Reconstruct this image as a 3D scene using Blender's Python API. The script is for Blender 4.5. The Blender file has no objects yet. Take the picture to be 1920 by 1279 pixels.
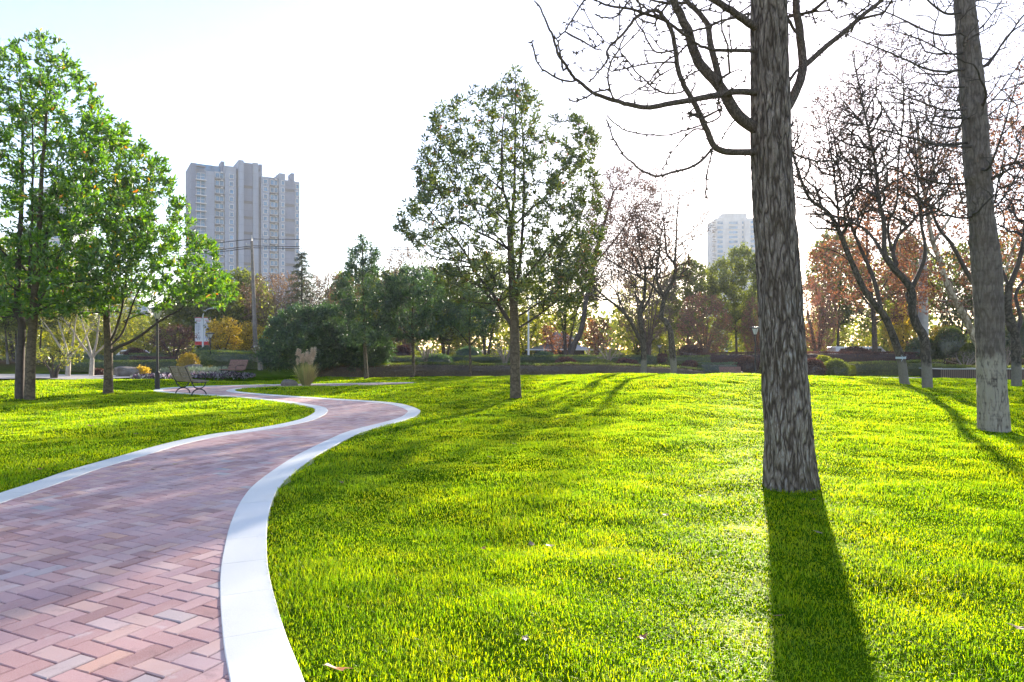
EXPO=1.85; HAZE=.00028; GDENS=7500
import bpy, math, numpy as np
from mathutils import Vector
rng = np.random.default_rng(7)
F0, EYE, HY, CX = 1280.0, 1.5, 655.0, 960.0      # lens in photo pixels, eye height, horizon row, centre column
scn = bpy.context.scene
COL = scn.collection
PI = math.pi

# ------------------------------------------------------------------ helpers
def link(o, parent=None):
    COL.objects.link(o)
    if parent is not None: o.parent = parent
    return o
def tag(o, label=None, cat=None, group=None, kind=None):
    if label: o['label'] = label
    if cat: o['category'] = cat
    if group: o['group'] = group
    if kind: o['kind'] = kind
    return o
def empty(name, loc, label=None, cat=None, group=None, rz=0.0):
    o = bpy.data.objects.new(name, None); o.location = [float(v) for v in loc]; o.rotation_euler = (0, 0, rz)
    o.empty_display_size = 0.2
    link(o); return tag(o, label, cat, group)
def build(name, V, quads=None, tris=None, mat=None, parent=None, smooth=False, attr=None, mi=None):
    """one mesh object from numpy arrays"""
    V = np.asarray(V, np.float32).reshape(-1, 3)
    me = bpy.data.meshes.new(name)
    q = np.zeros((0, 4), np.int32) if quads is None else np.asarray(quads, np.int32).reshape(-1, 4)
    t = np.zeros((0, 3), np.int32) if tris is None else np.asarray(tris, np.int32).reshape(-1, 3)
    me.vertices.add(len(V)); me.vertices.foreach_set('co', V.ravel())
    me.loops.add(q.size + t.size)
    me.loops.foreach_set('vertex_index', np.concatenate([q.ravel(), t.ravel()]).astype(np.int32))
    me.polygons.add(len(q) + len(t))
    st = np.concatenate([np.arange(len(q)) * 4, q.size + np.arange(len(t)) * 3]).astype(np.int32)
    me.polygons.foreach_set('loop_start', st)
    me.polygons.foreach_set('use_smooth', np.full(len(q) + len(t), bool(smooth)))
    mats = mat if isinstance(mat, (list, tuple)) else [mat]
    for m in mats:
        if m is not None: me.materials.append(m)
    if mi is not None: me.polygons.foreach_set('material_index', np.asarray(mi, np.int32))
    if attr is not None:
        a = me.attributes.new('rnd', 'FLOAT', 'POINT'); a.data.foreach_set('value', np.asarray(attr, np.float32))
    me.update(calc_edges=True)
    return link(bpy.data.objects.new(name, me), parent)

def lat(n, seed):
    return np.random.default_rng(seed).random((n, n))
_L = {}
def vn(x, y, s, seed=0):
    """tileable value noise 0..1"""
    if seed not in _L: _L[seed] = lat(256, seed)
    L = _L[seed]; x = np.asarray(x, float) / s; y = np.asarray(y, float) / s
    xi = np.floor(x).astype(int); yi = np.floor(y).astype(int); fx = x - xi; fy = y - yi
    fx = fx * fx * (3 - 2 * fx); fy = fy * fy * (3 - 2 * fy)
    a = L[xi & 255, yi & 255]; b = L[(xi + 1) & 255, yi & 255]; c = L[xi & 255, (yi + 1) & 255]; d = L[(xi + 1) & 255, (yi + 1) & 255]
    return (a * (1 - fx) + b * fx) * (1 - fy) + (c * (1 - fx) + d * fx) * fy
def sst(a, b, x):
    t = np.clip((np.asarray(x, float) - a) / (b - a), 0, 1); return t * t * (3 - 2 * t)
def cr(pts, n=8):
    """Catmull-Rom through points"""
    P = np.asarray(pts, float); P = np.vstack([2 * P[0] - P[1], P, 2 * P[-1] - P[-2]]); out = []
    for i in range(1, len(P) - 2):
        for k in range(n):
            t = k / n
            out.append(0.5 * (2 * P[i] + (P[i + 1] - P[i - 1]) * t + (2 * P[i - 1] - 5 * P[i] + 4 * P[i + 1] - P[i + 2]) * t * t + (3 * P[i] - P[i - 1] - 3 * P[i + 1] + P[i + 2]) * t ** 3))
    out.append(P[-2]); return np.array(out)
def nrm(v): return v / np.maximum(np.linalg.norm(v, axis=-1, keepdims=True), 1e-9)

class MB:
    """collects boxes, prisms, tubes and lathes into one mesh"""
    def __init__(s): s.V = []; s.q = []; s.t = []; s.mq = []; s.mt = []; s.n = 0
    def add(s, V, q=None, t=None, m=0):
        V = np.asarray(V, float).reshape(-1, 3); s.V.append(V)
        if q is not None and len(q): q = np.asarray(q) + s.n; s.q.append(q.reshape(-1, 4)); s.mq += [m] * len(s.q[-1])
        if t is not None and len(t): t = np.asarray(t) + s.n; s.t.append(t.reshape(-1, 3)); s.mt += [m] * len(s.t[-1])
        s.n += len(V); return s
    def box(s, c, size, rz=0.0, m=0, rx=0.0, top=1.0):
        h = np.array(size) / 2; V = np.array([[x, y, z] for z in (-1, 1) for y in (-1, 1) for x in (-1, 1)], float)
        V[4:, :2] *= top; V = V * h
        if rx: ca, sa = math.cos(rx), math.sin(rx); V = np.c_[V[:, 0], V[:, 1] * ca - V[:, 2] * sa, V[:, 1] * sa + V[:, 2] * ca]
        ca, sa = math.cos(rz), math.sin(rz); V = np.c_[V[:, 0] * ca - V[:, 1] * sa, V[:, 0] * sa + V[:, 1] * ca, V[:, 2]] + np.array(c, float)
        return s.add(V, [[0, 2, 3, 1], [4, 5, 7, 6], [0, 1, 5, 4], [2, 6, 7, 3], [0, 4, 6, 2], [1, 3, 7, 5]], m=m)
    def tube(s, pts, r, k=8, m=0, cap=True):
        P = np.asarray(pts, float); n = len(P); r = np.broadcast_to(np.asarray(r, float), (n,))
        D = np.gradient(P, axis=0); D = nrm(D); ref = np.array([0.83, -0.5, 0.05]) if abs(D[0, 2]) > .5 else np.array([0, 0, 1.0])
        V = []; A = nrm(np.cross(D[0], ref))
        for i in range(n):
            A = nrm(A - D[i] * np.dot(A, D[i])); B = np.cross(D[i], A)
            a = np.arange(k) / k * 2 * PI; V.append(P[i] + r[i] * (np.cos(a)[:, None] * A + np.sin(a)[:, None] * B))
        V = np.vstack(V); j = np.arange(k); q = []
        for i in range(n - 1): q.append(np.c_[i * k + j, i * k + (j + 1) % k, (i + 1) * k + (j + 1) % k, (i + 1) * k + j])
        t = []
        if cap:
            V = np.vstack([V, P[0], P[-1]])
            t = np.vstack([np.c_[np.full(k, n * k), (j + 1) % k, j], np.c_[np.full(k, n * k + 1), (n - 1) * k + j, (n - 1) * k + (j + 1) % k]])
        return s.add(V, np.vstack(q), t, m)
    def lathe(s, prof, c=(0, 0, 0), k=16, m=0):
        pr = np.asarray(prof, float); n = len(pr); a = np.arange(k) / k * 2 * PI
        V = np.stack([pr[:, 0][:, None] * np.cos(a), pr[:, 0][:, None] * np.sin(a), np.repeat(pr[:, 1][:, None], k, 1)], -1).reshape(-1, 3) + np.array(c, float)
        j = np.arange(k); q = [np.c_[i * k + j, i * k + (j + 1) % k, (i + 1) * k + (j + 1) % k, (i + 1) * k + j] for i in range(n - 1)]
        return s.add(V, np.vstack(q), None, m)
    def prism(s, poly, z0, z1, m=0):
        P = np.asarray(poly, float); n = len(P); V = np.vstack([np.c_[P, np.full(n, z0)], np.c_[P, np.full(n, z1)]])
        j = np.arange(n); q = np.c_[j, (j + 1) % n, n + (j + 1) % n, n + j]
        t = [[n, n + i, n + i + 1] for i in range(1, n - 1)] + [[0, i + 1, i] for i in range(1, n - 1)]
        return s.add(V, q, t, m)
    def out(s, name, mat, parent=None, smooth=False):
        V = np.vstack(s.V); q = np.vstack(s.q) if s.q else None; t = np.vstack(s.t) if s.t else None
        return build(name, V, q, t, mat, parent, smooth, mi=s.mq + s.mt)

# ------------------------------------------------------------------ materials
class NT:
    def __init__(s, name):
        s.m = bpy.data.materials.new(name); s.m.use_nodes = True; s.t = s.m.node_tree; s.t.nodes.clear()
    def n(s, typ, **kw):
        o = s.t.nodes.new(typ)
        for k, v in kw.items():
            if k.startswith('i_'):
                key = k[2:].replace('_', ' ')
                tgt = o.inputs[int(key)] if key.isdigit() else o.inputs[key]
                if isinstance(v, bpy.types.NodeSocket): s.t.links.new(v, tgt)
                else: tgt.default_value = v
            else: setattr(o, k, v)
        return o
    def ramp(s, fac, stops, interp='LINEAR'):
        o = s.n('ShaderNodeValToRGB'); o.color_ramp.interpolation = interp; e = o.color_ramp.elements
        while len(e) < len(stops): e.new(0.5)
        for el, (p, c) in zip(e, stops): el.position = p; el.color = (*c, 1) if len(c) == 3 else c
        s.t.links.new(fac, o.inputs[0]); return o.outputs[0]
    def noise(s, vec, scale, detail=4, rough=.55):
        o = s.n('ShaderNodeTexNoise', i_Scale=scale, i_Detail=detail, i_Roughness=rough)
        if vec is not None: s.t.links.new(vec, o.inputs['Vector'])
        return o.outputs['Fac']
    def mix(s, a, b, f, mode='MIX'):
        o = s.n('ShaderNodeMix', data_type='RGBA', blend_type=mode)
        for v, i in ((f, 0), (a, 6), (b, 7)):
            if isinstance(v, bpy.types.NodeSocket): s.t.links.new(v, o.inputs[i])
            else: o.inputs[i].default_value = v if i == 0 or len(v) == 4 else (*v, 1)
        return o.outputs[2]
    def obj(s): return s.n('ShaderNodeTexCoord').outputs['Object']
    def gpos(s): return s.n('ShaderNodeNewGeometry').outputs['Position']
    def mapping(s, vec, sc): return s.n('ShaderNodeMapping', i_Vector=vec, i_Scale=sc).outputs[0]
    def bump(s, h, st, dist): return s.n('ShaderNodeBump', i_Height=h, i_Strength=st, i_Distance=dist).outputs[0]
    def finish(s, sh): s.n('ShaderNodeOutputMaterial', i_Surface=sh); return s.m

def plain(name, c, rough=.6, metal=0., var=.12, scale=6., bump=0.0, spec=.4, emit=None):
    t = NT(name); p = t.obj(); f = t.noise(p, scale, 5)
    a = tuple(v * (1 - var) for v in c); b = tuple(min(1, v * (1 + var)) for v in c)
    col = t.ramp(f, [(.3, a), (.7, b)])
    kw = {}
    if bump: kw['i_Normal'] = t.bump(f, .6, bump)
    b = t.n('ShaderNodeBsdfPrincipled', i_Base_Color=col, i_Roughness=rough, i_Metallic=metal, i_Specular_IOR_Level=spec, **kw)
    return t.finish(b.outputs[0])

def leafy(name, stops, trans=.5, tcol=(1.2, 1.25, .5), rough=.45, gloss=.06, tint=None, tvar=.5):
    """leaf: stops over the per-leaf random number; light passing through comes out yellower"""
    t = NT(name); at = t.n('ShaderNodeAttribute', attribute_name='rnd').outputs['Fac']
    col = t.ramp(at, stops)
    g = t.noise(t.gpos(), tvar, 3)
    col = t.mix(col, t.mix(col, (0, 0, 0), .35), t.ramp(g, [(.4, (0, 0, 0)), (.62, (1, 1, 1))]))
    tc = t.mix(col, (*tcol, 1), 1.0, 'MULTIPLY')
    d = t.n('ShaderNodeBsdfDiffuse', i_Color=col); tr = t.n('ShaderNodeBsdfTranslucent', i_Color=tc)
    m = t.n('ShaderNodeMixShader', i_0=trans, i_1=d.outputs[0], i_2=tr.outputs[0])
    gl = t.n('ShaderNodeBsdfAnisotropic', i_Roughness=rough, i_Color=(1, 1, 1, 1))
    m2 = t.n('ShaderNodeMixShader', i_0=gloss, i_1=m.outputs[0], i_2=gl.outputs[0])
    return t.finish(m2.outputs[0])

def bark(name, dark, light, sx=9., sz=2.0, dist=.03, st=1.0, lime=None, ltop=1.0, limec=(.62, .62, .6), rings=False):
    """furrowed bark; lime = patchy whitewash below a height ltop (object space)"""
    t = NT(name); p = t.obj()
    w = t.n('ShaderNodeTexNoise', i_Vector=t.mapping(p, (7, 7, 2.5)), i_Scale=1.0, i_Detail=3)
    pv = t.n('ShaderNodeMixRGB', blend_type='ADD', i_0=.42, i_1=t.mapping(p, (sx, sx, sz)), i_2=w.outputs['Color'])
    def fiss(scale, k, det=1.2):
        n_ = t.n('ShaderNodeTexNoise', i_Vector=pv.outputs[0], i_Scale=scale, i_Detail=det, i_Roughness=.55).outputs['Fac']
        a_ = t.n('ShaderNodeMath', operation='SUBTRACT', i_0=n_, i_1=.5); a_ = t.n('ShaderNodeMath', operation='ABSOLUTE', i_0=a_.outputs[0])
        return t.n('ShaderNodeMapRange', i_Value=a_.outputs[0], i_From_Min=.012, i_From_Max=1 / k).outputs[0]
    n2 = t.noise(t.mapping(p, (sx * 3, sx * 3, sz * 5)), 1.8, 6, .7)
    h0 = t.n('ShaderNodeMath', operation='MULTIPLY_ADD', i_0=n2, i_1=.5, i_2=0.0)
    r = t.n('ShaderNodeMath', operation='MULTIPLY', i_0=fiss(1.25, 8), i_1=t.n('ShaderNodeMath', operation='MULTIPLY_ADD', i_0=fiss(3.1, 7, 2.5), i_1=.6, i_2=.4).outputs[0]).outputs[0]
    h = t.n('ShaderNodeMath', operation='ADD', i_0=r, i_1=h0.outputs[0])
    if rings:
        wv = t.n('ShaderNodeTexNoise', i_Vector=t.mapping(p, (2, 2, 14)), i_Scale=1.0, i_Detail=3)
        h = t.n('ShaderNodeMath', operation='MULTIPLY_ADD', i_0=wv.outputs['Fac'], i_1=.9, i_2=h.outputs[0])
    hf = t.n('ShaderNodeMath', operation='MULTIPLY', i_0=h.outputs[0], i_1=.7 if not rings else .5)
    col = t.ramp(hf.outputs[0], [(.15, dark), (.75, light)])
    big = t.noise(p, 1.7, 4)
    col = t.mix(col, t.mix(col, (.10, .075, .05), .5), t.ramp(big, [(.42, (0, 0, 0)), (.7, (1, 1, 1))]))
    if lime:
        z = t.n('ShaderNodeSeparateXYZ', i_0=p).outputs[2]
        zz = t.n('ShaderNodeMath', operation='MULTIPLY_ADD', i_0=t.noise(t.mapping(p, (6, 6, 2)), 1.3, 4), i_1=.5, i_2=z)
        mz = t.ramp(t.n('ShaderNodeMapRange', i_Value=zz.outputs[0], i_From_Min=ltop, i_From_Max=ltop + .25).outputs[0], [(0, (1, 1, 1)), (.7, (0, 0, 0))])
        pk = t.n('ShaderNodeMath', operation='ADD', i_0=h.outputs[0], i_1=t.noise(t.mapping(p, (8, 8, 3)), 1.6, 5, .65))
        pk = t.n('ShaderNodeMapRange', i_Value=pk.outputs[0], i_From_Min=1.45 - lime, i_From_Max=1.95 - lime)
        pt = pk.outputs[0]
        if lime > .7: pt = t.ramp(t.noise(p, 14, 5), [(.2, (.55, .55, .55)), (.7, (1, 1, 1))])
        f = t.mix(mz, pt, 1.0, 'MULTIPLY')
        col = t.mix(col, limec, f)
    nb = t.bump(h.outputs[0], st, dist)
    b = t.n('ShaderNodeBsdfPrincipled', i_Base_Color=col, i_Roughness=.85, i_Specular_IOR_Level=.25, i_Normal=nb)
    return t.finish(b.outputs[0])

# ------------------------------------------------------------------ path outline (world metres)
def ray(px, py): return np.array([(px - CX) / F0, 1.0, (HY - py) / F0])
def flat(px, py):
    d = EYE * F0 / (py - HY); return ((px - CX) / F0 * d, d)
def at(px, py, Y): return np.array([(px - CX) / F0 * Y, Y, EYE + (HY - py) / F0 * Y])
Rpx = [(570, 1279), (532, 1180), (505, 1080), (500, 1020), (503, 970), (515, 930), (537, 900), (587, 860), (625, 838), (669, 815), (700, 804.5), (744, 793), (775, 783), (787, 774), (786, 769), (769, 762), (744, 756.5), (700, 752.5), (619, 747.5), (556, 743.5), (494, 739), (450, 735)]
Rk = [(2.6, -.6), (1.3, .35), (.35, 1.1), (-.25, 1.75), (-.68, 2.5)] + [flat(*p) for p in Rpx] + [(-10.2, 25.2), (-10.1, 26.3), (-9.4, 27.0), (-7.8, 27.6), (-6.0, 28.3), (-4.2, 28.8)]
Lpx = [(0, 926), (68, 904), (136, 881), (226, 856), (317, 831), (398, 815), (452, 808), (520, 797), (566, 786), (588, 775), (590, 768), (579, 763), (525, 754), (462, 747)]
Lk = [(-1.2, -2.2), (-2.6, -.4), (-3.9, 1.5), (-4.7, 3.5), (-5.15, 5.3)] + [flat(*p) for p in Lpx] + [(-9.6, 22.0), (-11.2, 23.0), (-12.8, 24.4), (-13.4, 26.2), (-12.6, 27.6), (-10.8, 28.7), (-8.6, 29.5), (-6.2, 30.3), (-4.4, 30.9)]
RK = cr(Rk, 10); LK = cr(Lk, 10)
def offset(C, d):
    T = nrm(np.gradient(C, axis=0)); return C + np.c_[-T[:, 1], T[:, 0]] * d
KW = 0.30
RKi = offset(RK, KW); LKi = offset(LK, -KW)
PATH = np.vstack([RK, LK[::-1]])
def inpoly(poly, x, y):
    x = np.asarray(x, float); y = np.asarray(y, float); c = np.zeros(x.shape, bool); n = len(poly); j = n - 1
    for i in range(n):
        xi, yi = poly[i]; xj, yj = poly[j]
        if yi != yj:
            m = ((yi > y) != (yj > y)) & (x < (xj - xi) * (y - yi) / (yj - yi) + xi); c ^= m
        j = i
    return c
def pdist(x, y):
    """distance to the path outline (vectorised, chunked)"""
    x = np.asarray(x, float).ravel(); y = np.asarray(y, float).ravel(); out = np.empty(len(x)); E = np.vstack([RK[::2], LK[::2]])
    for i in range(0, len(x), 20000):
        s = slice(i, i + 20000); out[s] = np.sqrt(((x[s, None] - E[:, 0]) ** 2 + (y[s, None] - E[:, 1]) ** 2).min(1))
    return out
def mounds(x, y):
    x = np.asarray(x, float); y = np.asarray(y, float)
    sx = np.where(x > 6, 14.0, 10.0)
    e_ = -.42 * np.exp(-((x - 12.4) / 5) ** 2 - ((y - 38.6) / 2.6) ** 2)
    a = .50 * np.exp(-((x - 6) / sx) ** 2 - ((y - 26) / 7.5) ** 2)
    b = .30 * np.exp(-((x + 17) / 6.5) ** 2 - ((y - 26) / 5.0) ** 2)
    c = .55 * sst(39, 46, y) * (1 - sst(52, 62, y))
    return a + b + c + e_
def ground(x, y, far=False):
    x = np.asarray(x, float); y = np.asarray(y, float); sh = x.shape
    xf = x.ravel(); yf = y.ravel(); z = mounds(xf, yf)
    d = np.full(len(xf), 9.0); near = (xf > -19) & (xf < 8) & (yf > -5) & (yf < 36)
    if near.any():
        d[near] = pdist(xf[near], yf[near]); ins = np.zeros(len(xf), bool); ins[near] = inpoly(PATH, xf[near], yf[near]); d[ins] = 0
    w = sst(0.0, 4.0, d); z = z * w
    lump = (vn(xf, yf, .6, 1) - .5) * .055 + (vn(xf, yf, 1.9, 2) - .5) * .10 + (vn(xf, yf, .27, 3) - .5) * .022
    z += lump * sst(.1, 1.2, d) * (1 - sst(38, 45, yf))
    return z.reshape(sh)
def gz(x, y): return float(ground(np.array([x]), np.array([y]))[0])
def hit(px, py):
    """where the photo ray meets the terrain"""
    r = ray(px, py); d = EYE * F0 / (py - HY)
    ds = np.linspace(max(2, d * .5), d * 1.02, 400); z = ground(ds * r[0], ds); e = EYE + ds * r[2] - z
    i = np.argmax(e < 0) if (e < 0).any() else len(ds) - 1
    return np.array([ds[i] * r[0], ds[i], z[i]])
# ------------------------------------------------------------------ tree machinery
class Tree:
    """skeleton in world coordinates; base = origin of the thing"""
    def __init__(s, base, seed=0, clear=1.5, bf=.35, step=.35, rtip=.006, e=2.4, jit=.12):
        s.b = np.array(base, float); s.P = [s.b - [0, 0, .15]]; s.par = [-1]; s.pl = [0.0]; s.fr = [0.0]; s.cls = [0]
        s.rg = np.random.default_rng(seed); s.clear, s.bf, s.step, s.rtip, s.e, s.jit = clear, bf, step, rtip, e, jit; s.tips = []
    def path(s, pts, r0, r1, attach=True, cls=1, n=6, wob=0.0):
        """traced limb: points, radius from r0 to r1; joins the nearest existing node"""
        C = cr(pts, n) if len(pts) > 2 else np.linspace(pts[0], pts[1], n * 2)
        p = 0
        if len(s.P) > 1:
            A = np.array(s.P); p = int(np.argmin(((A - C[0]) ** 2).sum(1)))
        r = np.linspace(r0, r1, len(C))
        if wob: C = C + np.cumsum(s.rg.normal(0, wob, C.shape), 0) * np.linspace(0, 1, len(C))[:, None]
        for i, c in enumerate(C):
            if i == 0 and np.linalg.norm(c - s.P[p]) < .04: continue
            s.P.append(c); s.par.append(p); s.pl.append(s.pl[p] + np.linalg.norm(c - s.P[p])); s.fr.append(r[i]); s.cls.append(cls); p = len(s.P) - 1
        return p
    def grow(s, T, clear=None, droop=0.0):
        T = np.asarray(T, float); n0 = len(s.P); cap = n0 + len(T) * 9 + 10
        P = np.zeros((cap, 3)); P[:n0] = s.P; par = list(s.par); pl = np.zeros(cap); pl[:n0] = s.pl
        zc = s.b[2] + (s.clear if clear is None else clear)
        A = P[:n0]; d = np.array([np.sqrt(((A - t) ** 2).sum(1).min()) for t in T]); order = np.argsort(d + s.rg.random(len(T)) * .3); n = n0
        for i in order:
            t = T[i]; Q = P[:n]; v = t - Q; dist = np.sqrt((v * v).sum(1))
            cost = dist + s.bf * pl[:n] + .9 * np.maximum(0, Q[:, 2] - t[2]) + 50 * (Q[:, 2] < zc)
            p = int(np.argmin(cost)); L = dist[p]
            if L < .08: s.tips.append(p); continue
            k = min(8, max(1, int(math.ceil(L / s.step)))); p0 = Q[p].copy(); pp = par[p] if par[p] >= 0 else p
            d0 = nrm(p0 - P[pp]) if pp != p else np.array([0, 0, 1.0]); dl = nrm(t - p0)
            tan = nrm(d0 * .45 + dl * .6 + np.array([0, 0, .25])) * L; tan1 = nrm(dl + np.array([0, 0, .35 - droop])) * L
            for j in range(1, k + 1):
                u = j / k; h = (2 * u ** 3 - 3 * u * u + 1) * p0 + (u ** 3 - 2 * u * u + u) * tan + (3 * u * u - 2 * u ** 3) * t + (u ** 3 - u * u) * tan1
                if j < k: h = h + s.rg.normal(0, s.jit * s.step, 3) * .5
                P[n] = h; par.append(p); pl[n] = pl[p] + np.linalg.norm(h - P[p]); s.fr.append(0.0); s.cls.append(2); p = n; n += 1
            s.tips.append(p)
        s.P = list(P[:n]); s.par = par; s.pl = list(pl[:n]); return s
    def solve(s):
        P = np.array(s.P); n = len(P); par = np.array(s.par); fr = np.array(s.fr); acc = np.zeros(n); R = np.zeros(n); main = np.full(n, -1); best = np.zeros(n)
        for i in range(n - 1, -1, -1):
            R[i] = max(acc[i] ** (1 / s.e) if acc[i] > 0 else s.rtip, s.rtip)
            if fr[i] > 0: R[i] = fr[i]
            p = par[i]
            if p >= 0:
                acc[p] += R[i] ** s.e
                if R[i] > best[p]: best[p] = R[i]; main[p] = i
        for i in range(1, n):
            p = par[i]
            if fr[i] == 0: R[i] = min(R[i], R[p] * .88)
        R[0] = max(R[0], R[main[0]]) if main[0] >= 0 else R[0]
        s.A, s.pa, s.R, s.main = P, par, R, main; return s
    def tubes(s, sel, k):
        """tube segments for the chosen child nodes"""
        P, par, R, main = s.A, s.pa, s.R, s.main; idx = np.nonzero(sel)[0]; idx = idx[par[idx] >= 0]
        if not len(idx): return np.zeros((0, 3)), np.zeros((0, 4), int)
        pr = par[idx]; own = nrm(P[idx] - P[pr])
        mc = main[idx]; nd = np.where((mc >= 0)[:, None], P[np.maximum(mc, 0)] - P[pr], P[idx] - P[pr]); nd = nrm(nd)
        gp = par[pr]; pd = np.where((gp >= 0)[:, None], P[idx] - P[np.maximum(gp, 0)], P[idx] - P[pr]); pd = nrm(pd)
        ismain = main[pr] == idx; sd = np.where(ismain[:, None], pd, own); sr = np.where(ismain, R[pr], np.minimum(R[idx] * 1.15, R[pr]))
        er = np.where(mc < 0, R[idx] * .45, R[idx])
        def ring(C, D, r):
            ref = np.array([.94, -.34, .05]); a = ref - D * (D @ ref)[:, None]; a = nrm(a); b = np.cross(D, a); th = np.arange(k) / k * 2 * PI
            return C[:, None] + r[:, None, None] * (np.cos(th)[None, :, None] * a[:, None] + np.sin(th)[None, :, None] * b[:, None])
        V = np.concatenate([ring(P[pr], sd, sr), ring(P[idx], nd, er)], 1).reshape(-1, 3)
        j = np.arange(k); f = np.stack([j, (j + 1) % k, k + (j + 1) % k, k + j], -1); q = (np.arange(len(idx)) * 2 * k)[:, None, None] + f[None]
        return V, q.reshape(-1, 4)
    def wood(s, name, root, mat, which, ks=((.05, 9), (.018, 5), (0, 3)), core=None, thick=None):
        Vs, Qs, off = [], [], 0; last = 1e9; mi = []
        if core is not None:
            R0 = s.R; s.R = R0 * .45; V, q = s.tubes(core, 4); s.R = R0; Vs.append(V); Qs.append(q); off = len(V); mi.append(np.zeros(len(q), int))
        if thick is not None:
            V, q = s.tubes(thick, 12); Vs.append(V); Qs.append(q + off); off += len(V); mi.append(np.ones(len(q), int))
        for rmin, k in ks:
            sel = which & (s.R >= rmin) & (s.R < last); last = rmin; V, q = s.tubes(sel, k)
            if len(V): Vs.append(V); Qs.append(q + off); off += len(V); mi.append(np.zeros(len(q), int))
        if not Vs: return None
        return build(name, np.vstack(Vs) - s.b, np.vstack(Qs), None, mat, root, True, mi=np.concatenate(mi) if thick is not None else None)
    def leafspots(s, per, spread, rmax, back=3):
        """random places on thin shoots and their directions"""
        P, par, R = s.A, s.pa, s.R; seg = np.nonzero((R < rmax) & (par >= 0) & (s.A[:, 2] > s.b[2] + s.clear))[0]
        L = np.linalg.norm(P[seg] - P[par[seg]], axis=1); w = L * (1 + 2.5 * (s.main[seg] < 0)); N = int(per * len(s.tips)); c = s.rg.choice(len(seg), N, p=w / w.sum())
        sg = seg[c]; u = s.rg.random(N)[:, None]; C = P[par[sg]] * (1 - u) + P[sg] * u; C = C + s.rg.normal(0, spread, C.shape); D = nrm(P[sg] - P[par[sg]])
        return C, D

def leaf_mesh(C, D, length, width, rg, up=.3, fold=.25, scat=.9, droop=0.0):
    N = len(C); d = nrm(D * .6 + rg.normal(0, scat, (N, 3)) * .7 + np.array([0, 0, up - droop])); l = length * rg.uniform(.65, 1.25, N)[:, None]; w = width * rg.uniform(.7, 1.2, N)[:, None]
    ref = rg.normal(0, 1, (N, 3)) + np.array([0, 0, 1.2]); s = nrm(np.cross(d, ref)); n = np.cross(s, d)
    mid = C + d * l * .5; tip = C + d * l - n * l * .12
    V = np.stack([C, mid + s * w + n * w * fold, tip, mid - s * w + n * w * fold], 1).reshape(-1, 3)
    q = np.arange(N * 4).reshape(-1, 4); return V, q, np.repeat(rg.random(N), 4)
def whorl_mesh(C, D, per, length, width, rg):
    """rosettes of narrow leaves at shoot tips"""
    N = len(C); C = np.repeat(C, per, 0); D = np.repeat(D, per, 0); D = nrm(D + [0, 0, .5])
    r = rg.normal(0, 1, D.shape); r = nrm(r - D * (r * D).sum(1)[:, None]); d = nrm(D * .7 + r)
    return leaf_mesh(C + d * .01, d, length, width, rg, up=.05, scat=.12)
def inpts(poly, Y, n, rg, depth=1.0, inner=.25, y0=None):
    """random points of a crown whose outline is poly (photo px at distance Y); rounded in depth"""
    Q = np.array([at(px, py, Y)[[0, 2]] for px, py in poly]); lo, hi = Q.min(0), Q.max(0); out = []
    zs = np.linspace(lo[1], hi[1], 40); xs = np.linspace(lo[0], hi[0], 120); G = inpoly(Q, *np.meshgrid(xs, zs))
    mn = np.array([xs[g].min() if g.any() else 0 for g in G]); mx = np.array([xs[g].max() if g.any() else 0 for g in G]); hw = np.maximum((mx - mn) / 2, 0.01); cx = (mx + mn) / 2
    while len(out) < n:
        m = n * 4; x = rg.uniform(lo[0], hi[0], m); z = rg.uniform(lo[1], hi[1], m); ok = inpoly(Q, x, z); x, z = x[ok], z[ok]
        h = np.interp(z, zs, hw); c = np.interp(z, zs, cx); u = np.clip((x - c) / h, -1, 1); dm = h * np.sqrt(1 - u * u) * depth + .15; y = rg.uniform(-1, 1, len(x)) * dm
        keep = rg.random(len(x)) < inner + (1 - inner) * np.maximum(np.abs(u), np.abs(y) / dm) ** 1.5
        out += list(np.c_[x, Y + y, z][keep])
    return np.array(out[:n])
def blue(T, r, rg):
    """thin points so that none are closer than r"""
    keep = []; K = np.zeros((0, 3))
    for t in T:
        if len(keep) == 0 or ((np.array(keep) - t) ** 2).sum(1).min() > r * r: keep.append(t)
    return np.array(keep)
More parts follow.
